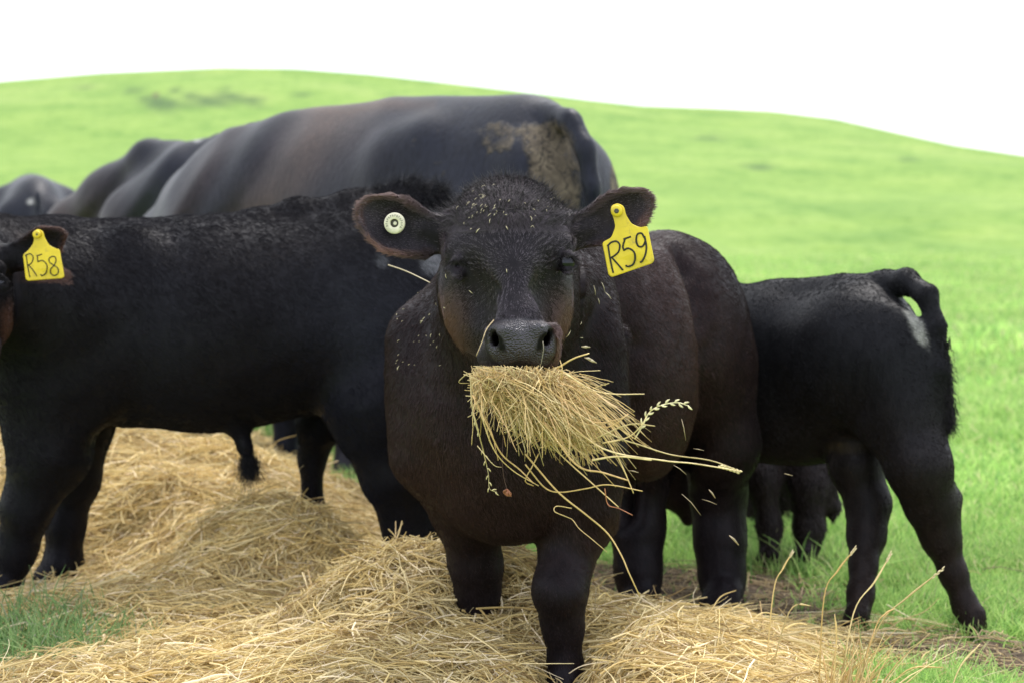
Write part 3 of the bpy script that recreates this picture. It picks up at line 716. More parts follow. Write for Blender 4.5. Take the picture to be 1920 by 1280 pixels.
cbase = cbase + (np.array([.004, .003, .003]) - cbase) * inn[:, None]; nose = nose * (1 - inn)
calf = empty('calf', (0.15, 3.4, 0)); tag(calf, 'calf tagged R59 facing the camera with hay hanging from its mouth', 'calf', 'black calves around the hay')
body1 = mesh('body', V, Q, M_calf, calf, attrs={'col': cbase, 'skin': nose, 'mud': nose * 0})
WH = HM1(962, 497, .1)
def dir1(pos, nr):
    x, y = proj(pos); h = (pos[:, 1] < 2.955) & (y < 706) & (pos[:, 2] > .58)
    d = np.broadcast_to(-fw * .6 - UP * .75, pos.shape).copy()
    ww = pos - WH; ww[:, 1] *= .3; ww = unit(ww)
    r = np.hypot(x - 962, y - 497)
    # below the whorl the hair runs down the nose and fans out over the cheeks
    dn = np.stack([(x - 965) / 110, x * 0 + .35, -1.2 + x * 0], -1)
    k = sstep(60, 120, y - 497)[:, None]; hd_ = ww * (1 - k) + unit(dn) * k
    up = sstep(415, 370, y)[:, None]; hd_ = hd_ * (1 - up) + np.stack([(x - 950) / 120, x * 0 - .6, .55 + x * 0], -1) * up
    # fringe of the poll falls forward over the brow
    fr = (sstep(440, 425, y) * sstep(385, 400, y))[:, None]; hd_ = hd_ * (1 - .8 * fr) + .8 * fr * np.stack([(x - 950) / 90, x * 0 - .3, -.8 + x * 0], -1)
    el_ = (x < 836)[:, None]; er_ = (x > 1070)[:, None]
    hd_ = np.where(el_, np.array([-1, -.1, .12]), hd_); hd_ = np.where(er_, np.array([1, -.1, .2]), hd_)
    return np.where(h[:, None], hd_, d)
def len1(pos):
    x, y = proj(pos); h = (pos[:, 1] < 2.955) & (y < 706) & (pos[:, 2] > .58)
    L = np.where(pos[:, 2] < .3, .009, .013); hl = .007 + .006 * sstep(520, 600, y) * (np.abs(x - 951) > 80)
    hl = hl + .009 * sstep(450, 395, y) * (np.abs(x - 950) < 115); hl = np.where(sdpoly(x, y, NOSE) < 3, .0, hl)
    near = np.minimum(np.abs(sdpoly(x, y, EAR_L)), np.abs(sdpoly(x, y, EAR_R)))
    hl = np.where((x < 836) | (x > 1070), .006 + .009 * (near < 14), hl)
    return np.where(h, hl, L)
def dens1(pos):
    x, y = proj(pos); h = (pos[:, 1] < 2.955) & (y < 706) & (pos[:, 2] > .58)
    inn = (sdpoly(x, y, NOSE) < 2) & (pos[:, 1] < 2.80)
    eye = (np.hypot(x - 1063, y - 494) < 13) | (np.hypot(x - 858, y - 503) < 13)
    return np.where(h, np.where(inn | eye, 0, 900000.), 150000. * np.where(pos[:, 1] > 3.45, .7, 1))
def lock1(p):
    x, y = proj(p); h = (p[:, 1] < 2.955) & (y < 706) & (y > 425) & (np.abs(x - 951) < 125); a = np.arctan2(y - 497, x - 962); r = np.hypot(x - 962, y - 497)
    k = np.sin(a * 40 + 4 * vnoise(p, 14, 95) + r * .03) * sstep(4, 20, r) * sstep(125, 70, r) * sstep(585, 545, y) * .8  # shaded grooves between the whorl locks, painted as darker strands
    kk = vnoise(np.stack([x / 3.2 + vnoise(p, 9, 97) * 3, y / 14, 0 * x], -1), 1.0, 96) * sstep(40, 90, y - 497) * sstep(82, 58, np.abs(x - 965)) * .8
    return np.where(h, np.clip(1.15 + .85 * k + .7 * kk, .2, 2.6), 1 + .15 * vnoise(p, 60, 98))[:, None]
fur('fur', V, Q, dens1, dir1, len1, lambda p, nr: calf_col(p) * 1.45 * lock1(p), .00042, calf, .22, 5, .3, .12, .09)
# forehead hair combed out from the whorl, guard hairs on the crown and lashes
def tuft_lines(pos, d, L, r, col, g, curl=.25, K=5):
    n = len(pos); t = np.linspace(0, 1, K); side = g.normal(0, 1, (n, 3)) * curl
    pts = pos[:, None] + (d * L[:, None])[:, None] * t[None, :, None] + (side * L[:, None])[:, None] * (t ** 2)[None, :, None]
    return pts, r * g.uniform(.7, 1.2, n)[:, None] * np.linspace(1, .2, K)[None], np.broadcast_to(col, (n, 3)) * g.uniform(.6, 1.5, (n, 1))
g = np.random.default_rng(77)
vn1, _ = normals(V, Q)
crown = np.where(ishead & (py < 425) & (V[:, 1] < 2.95) & (vn1[:, 2] > .05))[0]; ci = g.choice(crown, 2600)
d_ = unit(np.stack([(px[ci] - 950) / 110, -.45 + 0 * px[ci], .6 + 0 * px[ci]], -1) + g.normal(0, .22, (len(ci), 3)) + .25 * vn1[ci] + .5 * np.stack([vnoise(V[ci], 26, 60), 0 * px[ci], vnoise(V[ci], 26, 61)], -1))
t1 = tuft_lines(V[ci], d_, g.uniform(.008, .020, len(ci)), .00045, np.array([.034, .031, .033]), g)
eb = []
for cx, cy, sg in ((858, 503, -1), (1063, 494, 1)):
    for i in range(46):
        a = g.uniform(-1, 1); eb.append((HM1(cx + a * 17, cy - 15 + 9 * a * a, .06), unit(np.array([a * .6 + sg * .35, -.8, -.15 + g.normal(0, .2)]))))
eb_p = np.array([e[0] for e in eb]); eb_d = np.array([e[1] for e in eb])
t2 = tuft_lines(eb_p, eb_d, g.uniform(.012, .022, len(eb)), .0005, np.array([.02, .018, .018]), g, .2)
curves('guard_hair', *[np.concatenate([t1[i], t2[i]]) for i in range(3)], M_fur, calf)
eyeball(HM1, 1, 1062, 493, calf, .0545); eyeball(HM1, 1, 858, 503, calf, .0445)
# yellow ear tag with hand-written number
T59 = round_poly([(1146, 386), (1158, 381), (1170, 387), (1174, 404), (1184, 420), (1200, 427), (1214, 424), (1227, 488), (1223, 494), (1147, 520), (1141, 516), (1129, 455), (1146, 446), (1154, 425), (1150, 408), (1145, 396)], 5)
tg = polytag(HM1, T59, .035, .003, calf)
def strokes(name, m, lines, c, r, parent, mt=None, cen=(0, 0)):
    return tubes(name, [smooth_poly([m(x, y, c + .004 * math.sin((x - cen[0]) * .04) + (cen[1] - y) * -.00004) for x, y in ln], 5) for ln in lines], [[r]] * len(lines), mt or M_ink, parent, sides=6)
S59 = [[(1140, 459), (1143, 480), (1147, 500), (1150, 512)], [(1139, 462), (1146, 455), (1156, 453), (1162, 460), (1160, 472), (1152, 480), (1145, 484)], [(1147, 483), (1156, 493), (1163, 501), (1168, 507)],
       [(1172, 448), (1168, 462), (1170, 470)], [(1169, 449), (1183, 444)], [(1169, 470), (1178, 466), (1188, 472), (1191, 484), (1187, 496), (1178, 500), (1173, 498)],
       [(1208, 446), (1203, 438), (1195, 440), (1193, 452), (1197, 462), (1205, 462), (1210, 452), (1208, 443), (1212, 462), (1210, 478), (1204, 490), (1200, 492)]]
strokes('number', HM1, S59, .0383, .0016, tg, None, np.mean(T59, 0))
disc(HM1, 1156, 396, .0385, .0095, .004, M_tag, tg, 'tag_stud'); disc(HM1, 1156, 396, .0425, .004, .0015, M_dark, tg, 'stud_hole')
bt, fr_ = disc(HM1, 740, 419, .012, .0178, .0035, M_white, calf, 'button_tag', .007, -.15)
dd, _ = disc(HM1, 741, 419, .010, .0072, .002, M_dark, bt, 'stud_hole', 0, -.15); disc(HM1, 741, 419, .0115, .003, .002, M_white, bt, 'stud_pin', 0, -.15)
o_, ax_, ay_, az_ = fr_; marks = []
g = np.random.default_rng(5)
for i in range(15):
    a = math.radians(200 - i * 16.5); c0 = o_ + az_ * .0036 + .0128 * (math.cos(a) * ax_ + math.sin(a) * ay_); rd = math.cos(a) * ax_ + math.sin(a) * ay_; tn = -math.sin(a) * ax_ + math.cos(a) * ay_
    marks.append([c0 - rd * .0017 + tn * .0006, c0 + rd * .0017 + tn * .0006])
    if i % 2: marks.append([c0 + rd * .0017 + tn * .0006, c0 + rd * .0013 - tn * .001, c0 - rd * .0002 - tn * .0008])
    else: marks.append([c0 - rd * .0017 - tn * .0008, c0 + rd * .0015 - tn * .0004])
tubes('raised_lettering', marks, [[.00032]] * len(marks), M_dark, bt, sides=4)

# ---- calf tagged R58 (broadside, head at the left edge) -----------
A = frame(-1, -.04); fw = A[0]
f = Field((-1.72, 3.3, -.03), (.12, 4.45, 1.05), .0085)
c_ = lambda a, b, y: P(a, b, y)
f.el(c_(190, 612, 4.0), (.30, .19, .232), A, .05)
f.el(c_(395, 608, 4.05), (.36, .215, .258), A, .05)
f.el(c_(600, 590, 4.08), (.26, .195, .235), A, .06)
f.el(c_(705, 545, 4.1), (.21, .17, .225), A, .05)
f.chain([(400, 432, 4.06, 20), (480, 424, 4.08, 26), (560, 408, 4.1, 32), (660, 396, 4.1, 30), (770, 372, 4.1, 26), (815, 378, 4.12, 22), (842, 420, 4.14, 17), (852, 520, 4.14, 15), (846, 700, 4.14, 12)], .04)
f.chain([(60, 560, 3.92, 150), (-70, 500, 3.8, 110)], .08)                 # neck
f.chain([(330, 446, 4.02, 24), (100, 452, 3.98, 26), (-40, 452, 3.85, 30)], .06)
f.chain([(95, 740, 3.92, 105), (92, 850, 3.9, 72), (52, 950, 3.89, 43), (31, 1030, 3.9, 29), (11, 1100, 3.9, 21), (5, 1140, 3.9, 24)], .05)
f.chain([(150, 780, 4.12, 66), (142, 900, 4.14, 36), (124, 985, 4.14, 27), (118, 1060, 4.14, 29), (118, 1105, 4.14, 28)], .05)
f.chain([(730, 600, 4.04, 110), (722, 760, 4.0, 104), (746, 890, 3.98, 62), (768, 975, 4.0, 48), (765, 1060, 3.98, 40), (765, 1110, 3.97, 34)], .05)
f.chain([(660, 715, 4.2, 75), (602, 790, 4.22, 42), (587, 850, 4.24, 25), (586, 960, 4.24, 20), (587, 1080, 4.23, 22)], .04)
f.chain([(448, 804, 4.0, 22), (460, 838, 4.0, 12), (466, 862, 4.0, 6)], .03)
hoof(f, 2, 1150, 3.88, 34, fw); hoof(f, 112, 1100, 4.12, 34, fw); hoof(f, 760, 1120, 3.95, 38, fw); hoof(f, 585, 1085, 4.22, 32, fw)
f.el(c_(120, 650, 3.87), (.15, .07, .20), A, .04); f.el(c_(250, 560, 3.92), (.09, .06, .16), A, .05); f.el(c_(715, 590, 3.97), (.15, .06, .19), A, .05); f.el(c_(500, 560, 4.3), (.05, .05, .05), A, .05)
HM2 = HeadMap(-82., 435., .77, 3.62)
head(f, HM2, .77 * 3.62 / 2.85)
f.cone(HM2(1066, 434, -.045), HM2(1110, 425, -.03), .03, .02, .03); f.cone(HM2(838, 432, -.045), HM2(790, 430, -.03), .03, .02, .03)
ear(f, HM2, EAR_L, (672, 385), (838, 445), 1, .0095); ear(f, HM2, EAR_R, (1222, 375), (1066, 440), 1, .0095)
V, Q = finish(f, .005, 5, 24); del f
def col2(pos, nr=None):
    x, y = proj(pos); n0 = .5 + .5 * vnoise(pos, 2.2, 84)
    c = np.array([.0065, .0068, .0105]) + (np.array([.010, .0085, .009]) - np.array([.0065, .0068, .0105])) * n0[:, None]
    hx, hy, hc, _ = HM2.inv(pos); nearh = pos[:, 1] < 3.80
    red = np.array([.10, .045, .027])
    e = sstep(-22, -3, sdpoly(hx, hy, EAR_R)) * sstep(1080, 1180, hx) * (hy < 495) * nearh * (x < 130)  # brown ear edge with the backlit glow painted in
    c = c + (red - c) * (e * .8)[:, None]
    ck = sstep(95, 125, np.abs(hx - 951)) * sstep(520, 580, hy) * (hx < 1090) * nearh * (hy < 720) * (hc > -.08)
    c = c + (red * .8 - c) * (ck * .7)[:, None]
    wp = np.maximum(1 - sstep(.4, 1.1, np.hypot((x - 808) / 30, (y - 490) / 28)), .55 * (1 - sstep(.4, 1.1, np.hypot((x - 712) / 14, (y - 487) / 16)))) * (pos[:, 1] < 4.05) * (pos[:, 1] > 3.8)
    c = c + (np.array([.16, .17, .18]) - c) * (wp * (.35 + .3 * n0))[:, None]
    sh = np.exp(-(((x - 690) / 130) ** 2 + ((y - 590) / 120) ** 2)) + .7 * np.exp(-(((x - 300) / 70) ** 2 + ((y - 640) / 120) ** 2)) * n0; c = c + np.array([.007, .0085, .0135]) * sh[:, None]  # bluish sky sheen on rump and shoulder, painted into the coat colour
    return c
z0 = np.zeros(len(V)); calf2 = empty('calf', tuple(np.array([-.5, 4.0, 0]))); tag(calf2, 'calf tagged R58 standing broadside with its head cut off by the left edge', 'calf', 'black calves around the hay')
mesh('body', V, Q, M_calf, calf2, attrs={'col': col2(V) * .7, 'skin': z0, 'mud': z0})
def dir2(pos, nr):
    hx, hy, hc, _ = HM2.inv(pos); h = (pos[:, 1] < 3.78) & (hx > 1074)
    d = np.broadcast_to(np.array([.75, 0, -.6]), pos.shape).copy()
    return np.where(h[:, None], np.array([1, -.1, .15]), d)
fur('fur', V, Q, lambda p: 150000. * (1 + 1.5 * (p[:, 1] < 3.78)), dir2, lambda p: np.where(p[:, 1] < 3.78, .009, np.where(p[:, 2] < .35, .010, .015)), lambda p, nr: col2(p) * 1.05, .00055, calf2, .20, 6, .15, .12, .12)
# sheath tuft, curly tail head, tail switch
g = np.random.default_rng(8)
base = P(466, 862, 4.0)[None] + g.normal(0, .010, (700, 3)); d_ = unit(np.array([.05, 0, -1.])[None] + g.normal(0, .22, (700, 3)))
ta = tuft_lines(base, d_, g.uniform(.02, .06, 700), .0006, np.array([.01, .01, .012]), g)
vn2, _ = normals(V, Q); px, py = proj(V); th_i = np.where((px > 690) & (py < 420) & (V[:, 1] > 3.95) & (vn2[:, 2] > -.1))[0]
ci = g.choice(th_i, 5200); d_ = unit(np.array([.6, 0, .25])[None] + vn2[ci] * .6 + .9 * np.stack([vnoise(V[ci], 38, 90), vnoise(V[ci], 38, 91), vnoise(V[ci], 38, 92)], -1))
tb = tuft_lines(V[ci], d_, g.uniform(.012, .028, len(ci)), .0006, np.array([.012, .012, .015]), g, .5)
base = P(846, 705, 4.14)[None] + g.normal(0, .012, (600, 3)); d_ = unit(np.array([0, 0, -1.])[None] + g.normal(0, .08, (600, 3)))
tcc = tuft_lines(base, d_, g.uniform(.1, .25, 600), .0007, np.array([.01, .01, .012]), g, .12)
curves('guard_hair', *[np.concatenate([ta[i], tb[i], tcc[i]]) for i in range(3)], M_fur, calf2)
eyeball(HM2, .77 * 3.62 / 2.85, 1063, 495, calf2, .051); eyeball(HM2, .77 * 3.62 / 2.85, 858, 504, calf2, .047)
def h2(x, y): return ((x + 82) / .77 + 952, (y - 435) / .77 + 370)
T58 = round_poly([h2(*q) for q in [(62, 436), (71, 429), (81, 434), (84, 446), (92, 460), (103, 466), (112, 468), (121, 519), (117, 522), (52, 527), (48, 523), (43, 478), (53, 470), (62, 458), (64, 448)]], 5)
tg = polytag(HM2, T58, .040, .0035, calf2)
S58 = [[(49, 478), (52, 500), (56, 520)], [(47, 480), (56, 476), (62, 482), (60, 492), (53, 498)], [(54, 498), (62, 507), (69, 518)],
       [(70, 480), (71, 492)], [(69, 480), (79, 477)], [(71, 491), (80, 489), (88, 498), (86, 512), (79, 517), (76, 515)],
       [(98, 481), (92, 485), (93, 492), (100, 497), (108, 503), (109, 512), (102, 517), (95, 513), (95, 505), (102, 497), (105, 488), (103, 482), (98, 481)]]
strokes('number', HM2, [[h2(*q) for q in ln] for ln in S58], .0440, .0012, tg, None, np.mean(T58, 0))
disc(HM2, *h2(69, 440), .0445, .0085, .004, M_tag, tg, 'tag_stud'); disc(HM2, *h2(69, 440), .0485, .0022, .001, M_dark, tg, 'stud_hole')

# ---- right-hand calf ----------------------------------------------
A = frame(-.80, .60); fw = A[0]
f = Field((.25, 3.4, -.03), (1.2, 4.9, .95), .0085)
f.el(P(1600, 668, 3.88), (.165, .150, .175), A, .05)
f.el(P(1480, 700, 4.05), (.27, .175, .225), A, .05)
f.el(P(1365, 705, 4.22), (.24, .165, .225), A, .05)
f.chain([(1450, 560, 4.05, 30), (1580, 545, 3.92, 30), (1660, 534, 3.86, 24), (1700, 528, 3.80, 19), (1740, 553, 3.74, 17), (1760, 612, 3.71, 14), (1768, 690, 3.70, 10), (1777, 790, 3.70, 8)], .02)
f.chain([(1645, 680, 3.8, 84), (1698, 790, 3.76, 74), (1722, 870, 3.7, 60), (1746, 945, 3.72, 46), (1764, 1005, 3.72, 34), (1789, 1075, 3.71, 24), (1810, 1130, 3.70, 21), (1824, 1172, 3.69, 23)], .03); f.chain([(1765, 890, 3.73, 14), (1787, 932, 3.73, 13), (1786, 975, 3.73, 12)], .02)
f.chain([(1600, 780, 3.95, 70), (1602, 870, 3.88, 50), (1626, 942, 3.86, 39), (1624, 1005, 3.83, 31), (1617, 1060, 3.78, 24), (1611, 1110, 3.74, 23), (1606, 1165, 3.71, 22)], .03)
f.el(P(1660, 700, 3.76), (.11, .05, .15), A, .05); hoof(f, 1829, 1184, 3.68, 23, fw * .3 - UP * 0); hoof(f, 1605, 1184, 3.70, 23, fw * .3)
f.chain([(1340, 830, 4.25, 80), (1335, 930, 4.25, 36), (1335, 1085, 4.25, 28)], .05); f.chain([(1260, 820, 4.4, 80), (1205, 930, 4.5, 36), (1200, 1045, 4.5, 28)], .05)
f.chain([(1300, 640, 4.3, 110), (1240, 780, 4.5, 80)], .08); f.chain([(1240, 790, 4.5, 76), (1262, 900, 4.42, 46), (1280, 930, 4.40, 30)], .05)
f.chain([(1280, 925, 4.4, 18), (1289, 972, 4.4, 13)], .02)
V, Q = finish(f, .005, 5, 28); del f
def col3(pos, nr=None):
    x, y = proj(pos); n0 = .5 + .5 * vnoise(pos, 2.4, 86)
    c = np.array([.0085, .0085, .010]) + (np.array([.020, .013, .010]) - np.array([.0085, .0085, .010])) * np.clip(n0 * sstep(.6, .2, pos[:, 2]) * 1.5, 0, 1)[:, None]
    wp = (1 - sstep(.45, 1.15, np.hypot(((x - 1722) - .45 * (y - 622)) / 15, (y - 622) / 38) + .45 * vnoise(pos, 28, 87))) * (x < 1752)
    c = c + (np.array([.26, .26, .24]) - c) * (np.clip(wp * 1.1, 0, .9))[:, None]
    br = (1 - sstep(.3, 1.1, np.hypot((x - 1585) / 45, (y - 838) / 14))) ; c = c + (np.array([.10, .075, .03]) - c) * (br * .6 * n0)[:, None]
    return c
z0 = np.zeros(len(V)); calf3 = empty('calf', (.8, 3.9, 0)); tag(calf3, 'rightmost calf, seen from the rump, with a white patch under its arched tail', 'calf', 'black calves around the hay')
px, py = proj(V)
mesh('body', V, Q, M_calf, calf3, attrs={'col': col3(V) * .75, 'skin': z0, 'mud': z0})
fur('fur', V, Q, lambda p: 130000. + 0 * p[:, 0], lambda pos, nr: np.broadcast_to(np.array([.7, -.2, -.65]), pos.shape).copy(), lambda p: np.where(p[:, 2] < .35, .008, .010), lambda p, nr: col3(p) * 1.05, .0006, calf3, .20, 7, .12, .12, .12)
g = np.random.default_rng(9); K_ = 2600
tt = g.random(K_) ** .8; tl = np.array([P(1766, 630, 3.70), P(1769, 690, 3.70), P(1773, 740, 3.70), P(1777, 790, 3.70)])
base = np.stack([np.interp(tt, [0, .35, .65, 1], tl[:, i]) for i in range(3)], -1) + g.normal(0, .007, (K_, 3))
d_ = unit(np.array([.10, 0, -1.])[None] + g.normal(0, .10, (K_, 3)) + .25 * np.stack([vnoise(base, 30, 93), 0 * tt, 0 * tt], -1))
tt_ = tuft_lines(base, d_, g.uniform(.012, .034, K_), .0008, np.array([.012, .011, .012]), g, .35)
curves('tail_switch', *tt_, M_fur, calf3)

# ---- small calf seen from behind under the right-hand calf ---------
A = frame(-.35, .94); fw = A[0]
f = Field((.42, 4.2, -.03), (.98, 5.35, .90), .010)
f.el(P(1475, 750, 4.62), (.20, .115, .19), A, .05); f.el(P(1440, 720, 4.95), (.28, .15, .21), A, .05)
f.chain([(1440, 810, 4.5, 50), (1430, 900, 4.42, 30), (1443, 985, 4.4, 20), (1444, 1060, 4.38, 17)], .03)
f.chain([(1512, 810, 4.5, 54), (1517, 910, 4.42, 36), (1517, 990, 4.4, 25), (1510, 1065, 4.38, 18)], .03)
f.chain([(1430, 850, 5.05, 40), (1410, 990, 5.05, 20)], .04); f.chain([(1480, 850, 5.1, 40), (1475, 990, 5.1, 20)], .04)
f.chain([(1535, 640, 4.5, 16), (1550, 760, 4.44, 14), (1558, 900, 4.42, 13), (1562, 950, 4.42, 13), (1561, 976, 4.42, 4)], .02)
hoof(f, 1444, 1068, 4.36, 20, fw); hoof(f, 1510, 1072, 4.36, 20, fw)
f.chain([(1400, 690, 5.25, 60), (1380, 760, 5.3, 40)], .05)
V, Q = finish(f, .004, 6, 32); del f
z0 = np.zeros(len(V)); calf4 = empty('calf', (.7, 4.6, 0)); tag(calf4, 'small calf seen from behind, its legs showing beneath the rightmost calf', 'calf', 'black calves around the hay')
cc4 = np.array([.015, .011, .010])
mesh('body', V, Q, M_calf, calf4, attrs={'col': np.broadcast_to(cc4, V.shape), 'skin': z0, 'mud': z0})
fur('fur', V, Q, lambda p: 40000. + 0 * p[:, 0], lambda pos, nr: np.broadcast_to(np.array([.1, -.3, -.9]), pos.shape).copy(), lambda p: .016 + 0 * p[:, 0], lambda p, nr: np.broadcast_to(cc4 * 1.5, p.shape), .0008, calf4, .35, 8, .1, .4)

# ---- big cow with the muddy rump -----------------------------------
def cow_parts(f, A, rump, sh, zt, wid):
    """rump, sh: (x,y) of hip and shoulder; zt: back height"""
    rump = np.array(rump); sh = np.array(sh); L = np.linalg.norm(sh - rump)
    at = lambda t, z, off=0: np.array([*(rump + (sh - rump) * t + A[1][:2] * off), z])
    f.el(at(0.0, zt - .31), (.30, wid * .84, .315), A, .08)
    f.el(at(.42, zt - .375), (.52, wid * 1.10, .40), A, .10)
    f.el(at(.93, zt - .37), (.34, wid * .86, .36), A, .10)
    f.el(at(.68, zt - .378), (.36, wid * 1.0, .372), A, .10); f.el(at(.20, zt - .335), (.34, wid * .95, .33), A, .10)
    for s in (-1, 1):
        f.cone(at(.20, zt - .13, s * .18), at(.30, zt - .19, s * .20), .05, .05, .12)      # hooks
        f.cone(at(-.12, zt - .22, s * .13), at(-.14, zt - .30, s * .14), .08, .08, .08)    # pins
        f.cone(at(0., zt - .45, s * .17), at(-.05, zt - .72, s * .17), .17, .11, .08)
        f.cone(at(-.05, zt - .72, s * .17), at(-.14, .46, s * .17), .10, .06, .05)
        f.cone(at(-.14, .46, s * .17), at(-.09, .12, s * .17), .055, .042, .04)
        f.cone(at(-.09, .12, s * .17), at(-.05, .05, s * .17), .055, .06, .03)
    return at
A = frame(-.70, .71); fw = A[0]
f = Field((-1.75, 4.55, -.03), (.52, 7.0, 1.4), .0135)
at = cow_parts(f, A, (.03, 5.26), (-.82, 6.08), 1.255, .285)
f.cone(at(.9, 1.205), at(-.05, 1.19), .055, .05, .12)                                       # spine
f.chain([(480, 280, 6.12, 46), (445, 335, 6.2, 78), (400, 400, 6.35, 90), (330, 470, 6.5, 75), (290, 560, 6.55, 55)], .10)   # neck going down
f.chain([(290, 570, 6.5, 60), (250, 680, 6.45, 32)], .06); f.chain([(520, 350, 5.98, 100), (425, 430, 6.13, 110), (345, 520, 6.33, 90)], .12)
f.cone(at(1.02, .95, .10), at(1.05, .60, .08), .15, .11, .10)
f.chain([(600, 640, 6.0, 70), (656, 780, 5.86, 38), (660, 850, 5.86, 26), (660, 880, 5.84, 29), (658, 898, 5.82, 34)], .05)
f.chain([(560, 640, 6.1, 70), (540, 770, 5.95, 30), (536, 840, 5.95, 22), (535, 888, 5.93, 26)], .05)
f.chain([(1030, 208, 5.12, 22), (1070, 228, 5.0, 25), (1098, 280, 4.94, 23), (1110, 350, 4.92, 20), (1118, 480, 4.92, 17), (1120, 700, 4.94, 14)], .025)   # tail
# skin folds along the neck and behind the shoulder
V, Q = finish(f, .002, 2.2, 36, 14); del f
px, py = proj(V); vn, _ = normals(V, Q)
vis = (vn * unit(CAMP - V)).sum(1) > -.1
u_ = px + .62 * (py - 230)        # folds slant down to the left
fold = 0
for c0, w_, a_ in ((436, 15, .008), (470, 20, -.006), (400, 16, -.006), (590, 30, .005), (545, 20, -.003)):
    fold = fold + a_ * np.exp(-((u_ - c0 - 8 * vnoise(V, 2.0, 40)) / w_) ** 2)
V = V + vn * (fold * vis * sstep(720, 560, px))[:, None]
V = V + vn * (.006 * np.exp(-((px - 705 + .25 * (py - 300)) / 28) ** 2) * vis - .012 * np.exp(-((px - 925 + .1 * (py - 300)) / 40) ** 2) * sstep(230, 330, py) * vis)[:, None]
n0 = .5 + .5 * vnoise(V, 1.6, 41)
cow_black = np.array([.009, .0105, .0170]); cow_brown = np.array([.055, .034, .026])
bmask = np.exp(-((u_ - 600) / 60) ** 2) + .9 * np.exp(-((py - 196) / 14) ** 2) * (px < 820) * (px > 560) + .5 * np.exp(-((px - 700) / 60) ** 2) * n0 + .4 * np.exp(-((u_ - 440) / 30) ** 2) + .3 * np.exp(-((u_ - 350) / 60) ** 2)
ccol = cow_black + (cow_brown - cow_black) * np.clip(bmask * (.35 + .65 * n0), 0, 1)[:, None]
MUD = [(960, 238), (1000, 232), (1040, 238), (1068, 262), (1085, 310), (1088, 380), (1080, 440), (1010, 440), (1000, 360), (985, 310), (972, 270)]
mud = sstep(38, -22, sdpoly(px, py, MUD) + 14 * vnoise(V, 7, 49)) * vis * (px < 1092)
mud = np.maximum(mud, .62 * (1 - sstep(.5, 1.2, np.hypot((px - 930) / 45, (py - 255) / 40))) * vis)
mud = np.maximum(mud, .8 * sstep(1138, 1152, px) * sstep(260, 300, py) * vis * (V[:, 1] < 5.4))
mud = np.maximum(mud, .55 * (1 - sstep(.2, 1, np.hypot((px - 897) / 9, (py - 238) / 8))) * vis)
mud = np.maximum(mud, (.24 + .10 * vnoise(V, 4, 47)) * sstep(640, 800, px) * sstep(1000, 960, px) * vis)
z0 = np.zeros(len(V)); cow = empty('cow', (-.3, 5.65, 0)); tag(cow, 'largest black cow with dried mud caked on its rump, standing behind the calves', 'cow', 'cows behind the calves')
mesh('body', V, Q, M_cow, cow, attrs={'col': ccol, 'skin': z0, 'mud': mud})
g = np.random.default_rng(14); K_ = 900
base = P(1135, 640, 4.9)[None] + g.normal(0, 1, (K_, 3)) * np.array([.02, .02, .06]); d_ = unit(np.array([0, 0, -1.])[None] + g.normal(0, .1, (K_, 3)))
curves('tail_switch', *tuft_lines(base, d_, g.uniform(.15, .35, K_), .001, np.array([.014, .013, .015]), g, .15), M_fur, cow)

# ---- second cow, beyond the first one's neck ------------------------
A = frame(-.70, .71); fw = A[0]
f = Field((-2.7, 6.2, -.03), (-.2, 9.2, 1.4), .022)
at = cow_parts(f, A, (-.62, 6.95), (-1.55, 7.75), 1.195, .27)
f.chain([(285, 303, 7.85, 36), (215, 375, 8.05, 56), (150, 440, 8.2, 60), (100, 500, 8.3, 45)], .12)
f.chain([(100, 510, 8.3, 45), (80, 580, 8.2, 26)], .06)
f.chain([(420, 266, 7.4, 22), (350, 308, 7.7, 32), (318, 306, 7.8, 32), (285, 300, 7.85, 34)], .08); f.chain([(350, 350, 7.5, 70), (265, 425, 7.7, 70), (200, 500, 7.95, 58)], .10)
for dx in (0, 60): f.chain([(250 + dx, 600, 7.8, 40), (245 + dx, 770, 7.8, 18)], .06)
V, Q = finish(f, .002, 2.0, 44, 8); del f
px, py = proj(V); vn, _ = normals(V, Q); vis = (vn * unit(CAMP - V)).sum(1) > -.1; u_ = px + .75 * (py - 270); fold = 0
for c0, w_, a_ in ((255, 14, .007), (288, 14, -.006), (335, 16, .008), (368, 16, -.006), (215, 14, -.003)):
    fold = fold + a_ * np.exp(-((u_ - c0 - 6 * vnoise(V, 2.0, 45)) / w_) ** 2)
V = V + vn * (fold * vis * sstep(450, 400, px))[:, None]
n0 = .5 + .5 * vnoise(V, 1.6, 46); ccol = cow_black + (cow_brown * .7 - cow_black) * np.clip(sstep(300, 130, px) * (.3 + .6 * n0), 0, 1)[:, None]
spot = 1 - sstep(.4, 1.1, np.hypot((px - 369) / 9, (py - 262) / 5)); ccol = ccol + (np.array([.3, .3, .3]) - ccol) * (spot * .8)[:, None]
z0 = np.zeros(len(V)); cow2 = empty('cow', (-1.1, 7.35, 0)); tag(cow2, 'black cow seen as a folded shoulder and neck just left of the mud-caked cow', 'cow', 'cows behind the calves')
mesh('body', V, Q, M_cow, cow2, attrs={'col': ccol, 'skin': z0, 'mud': z0})

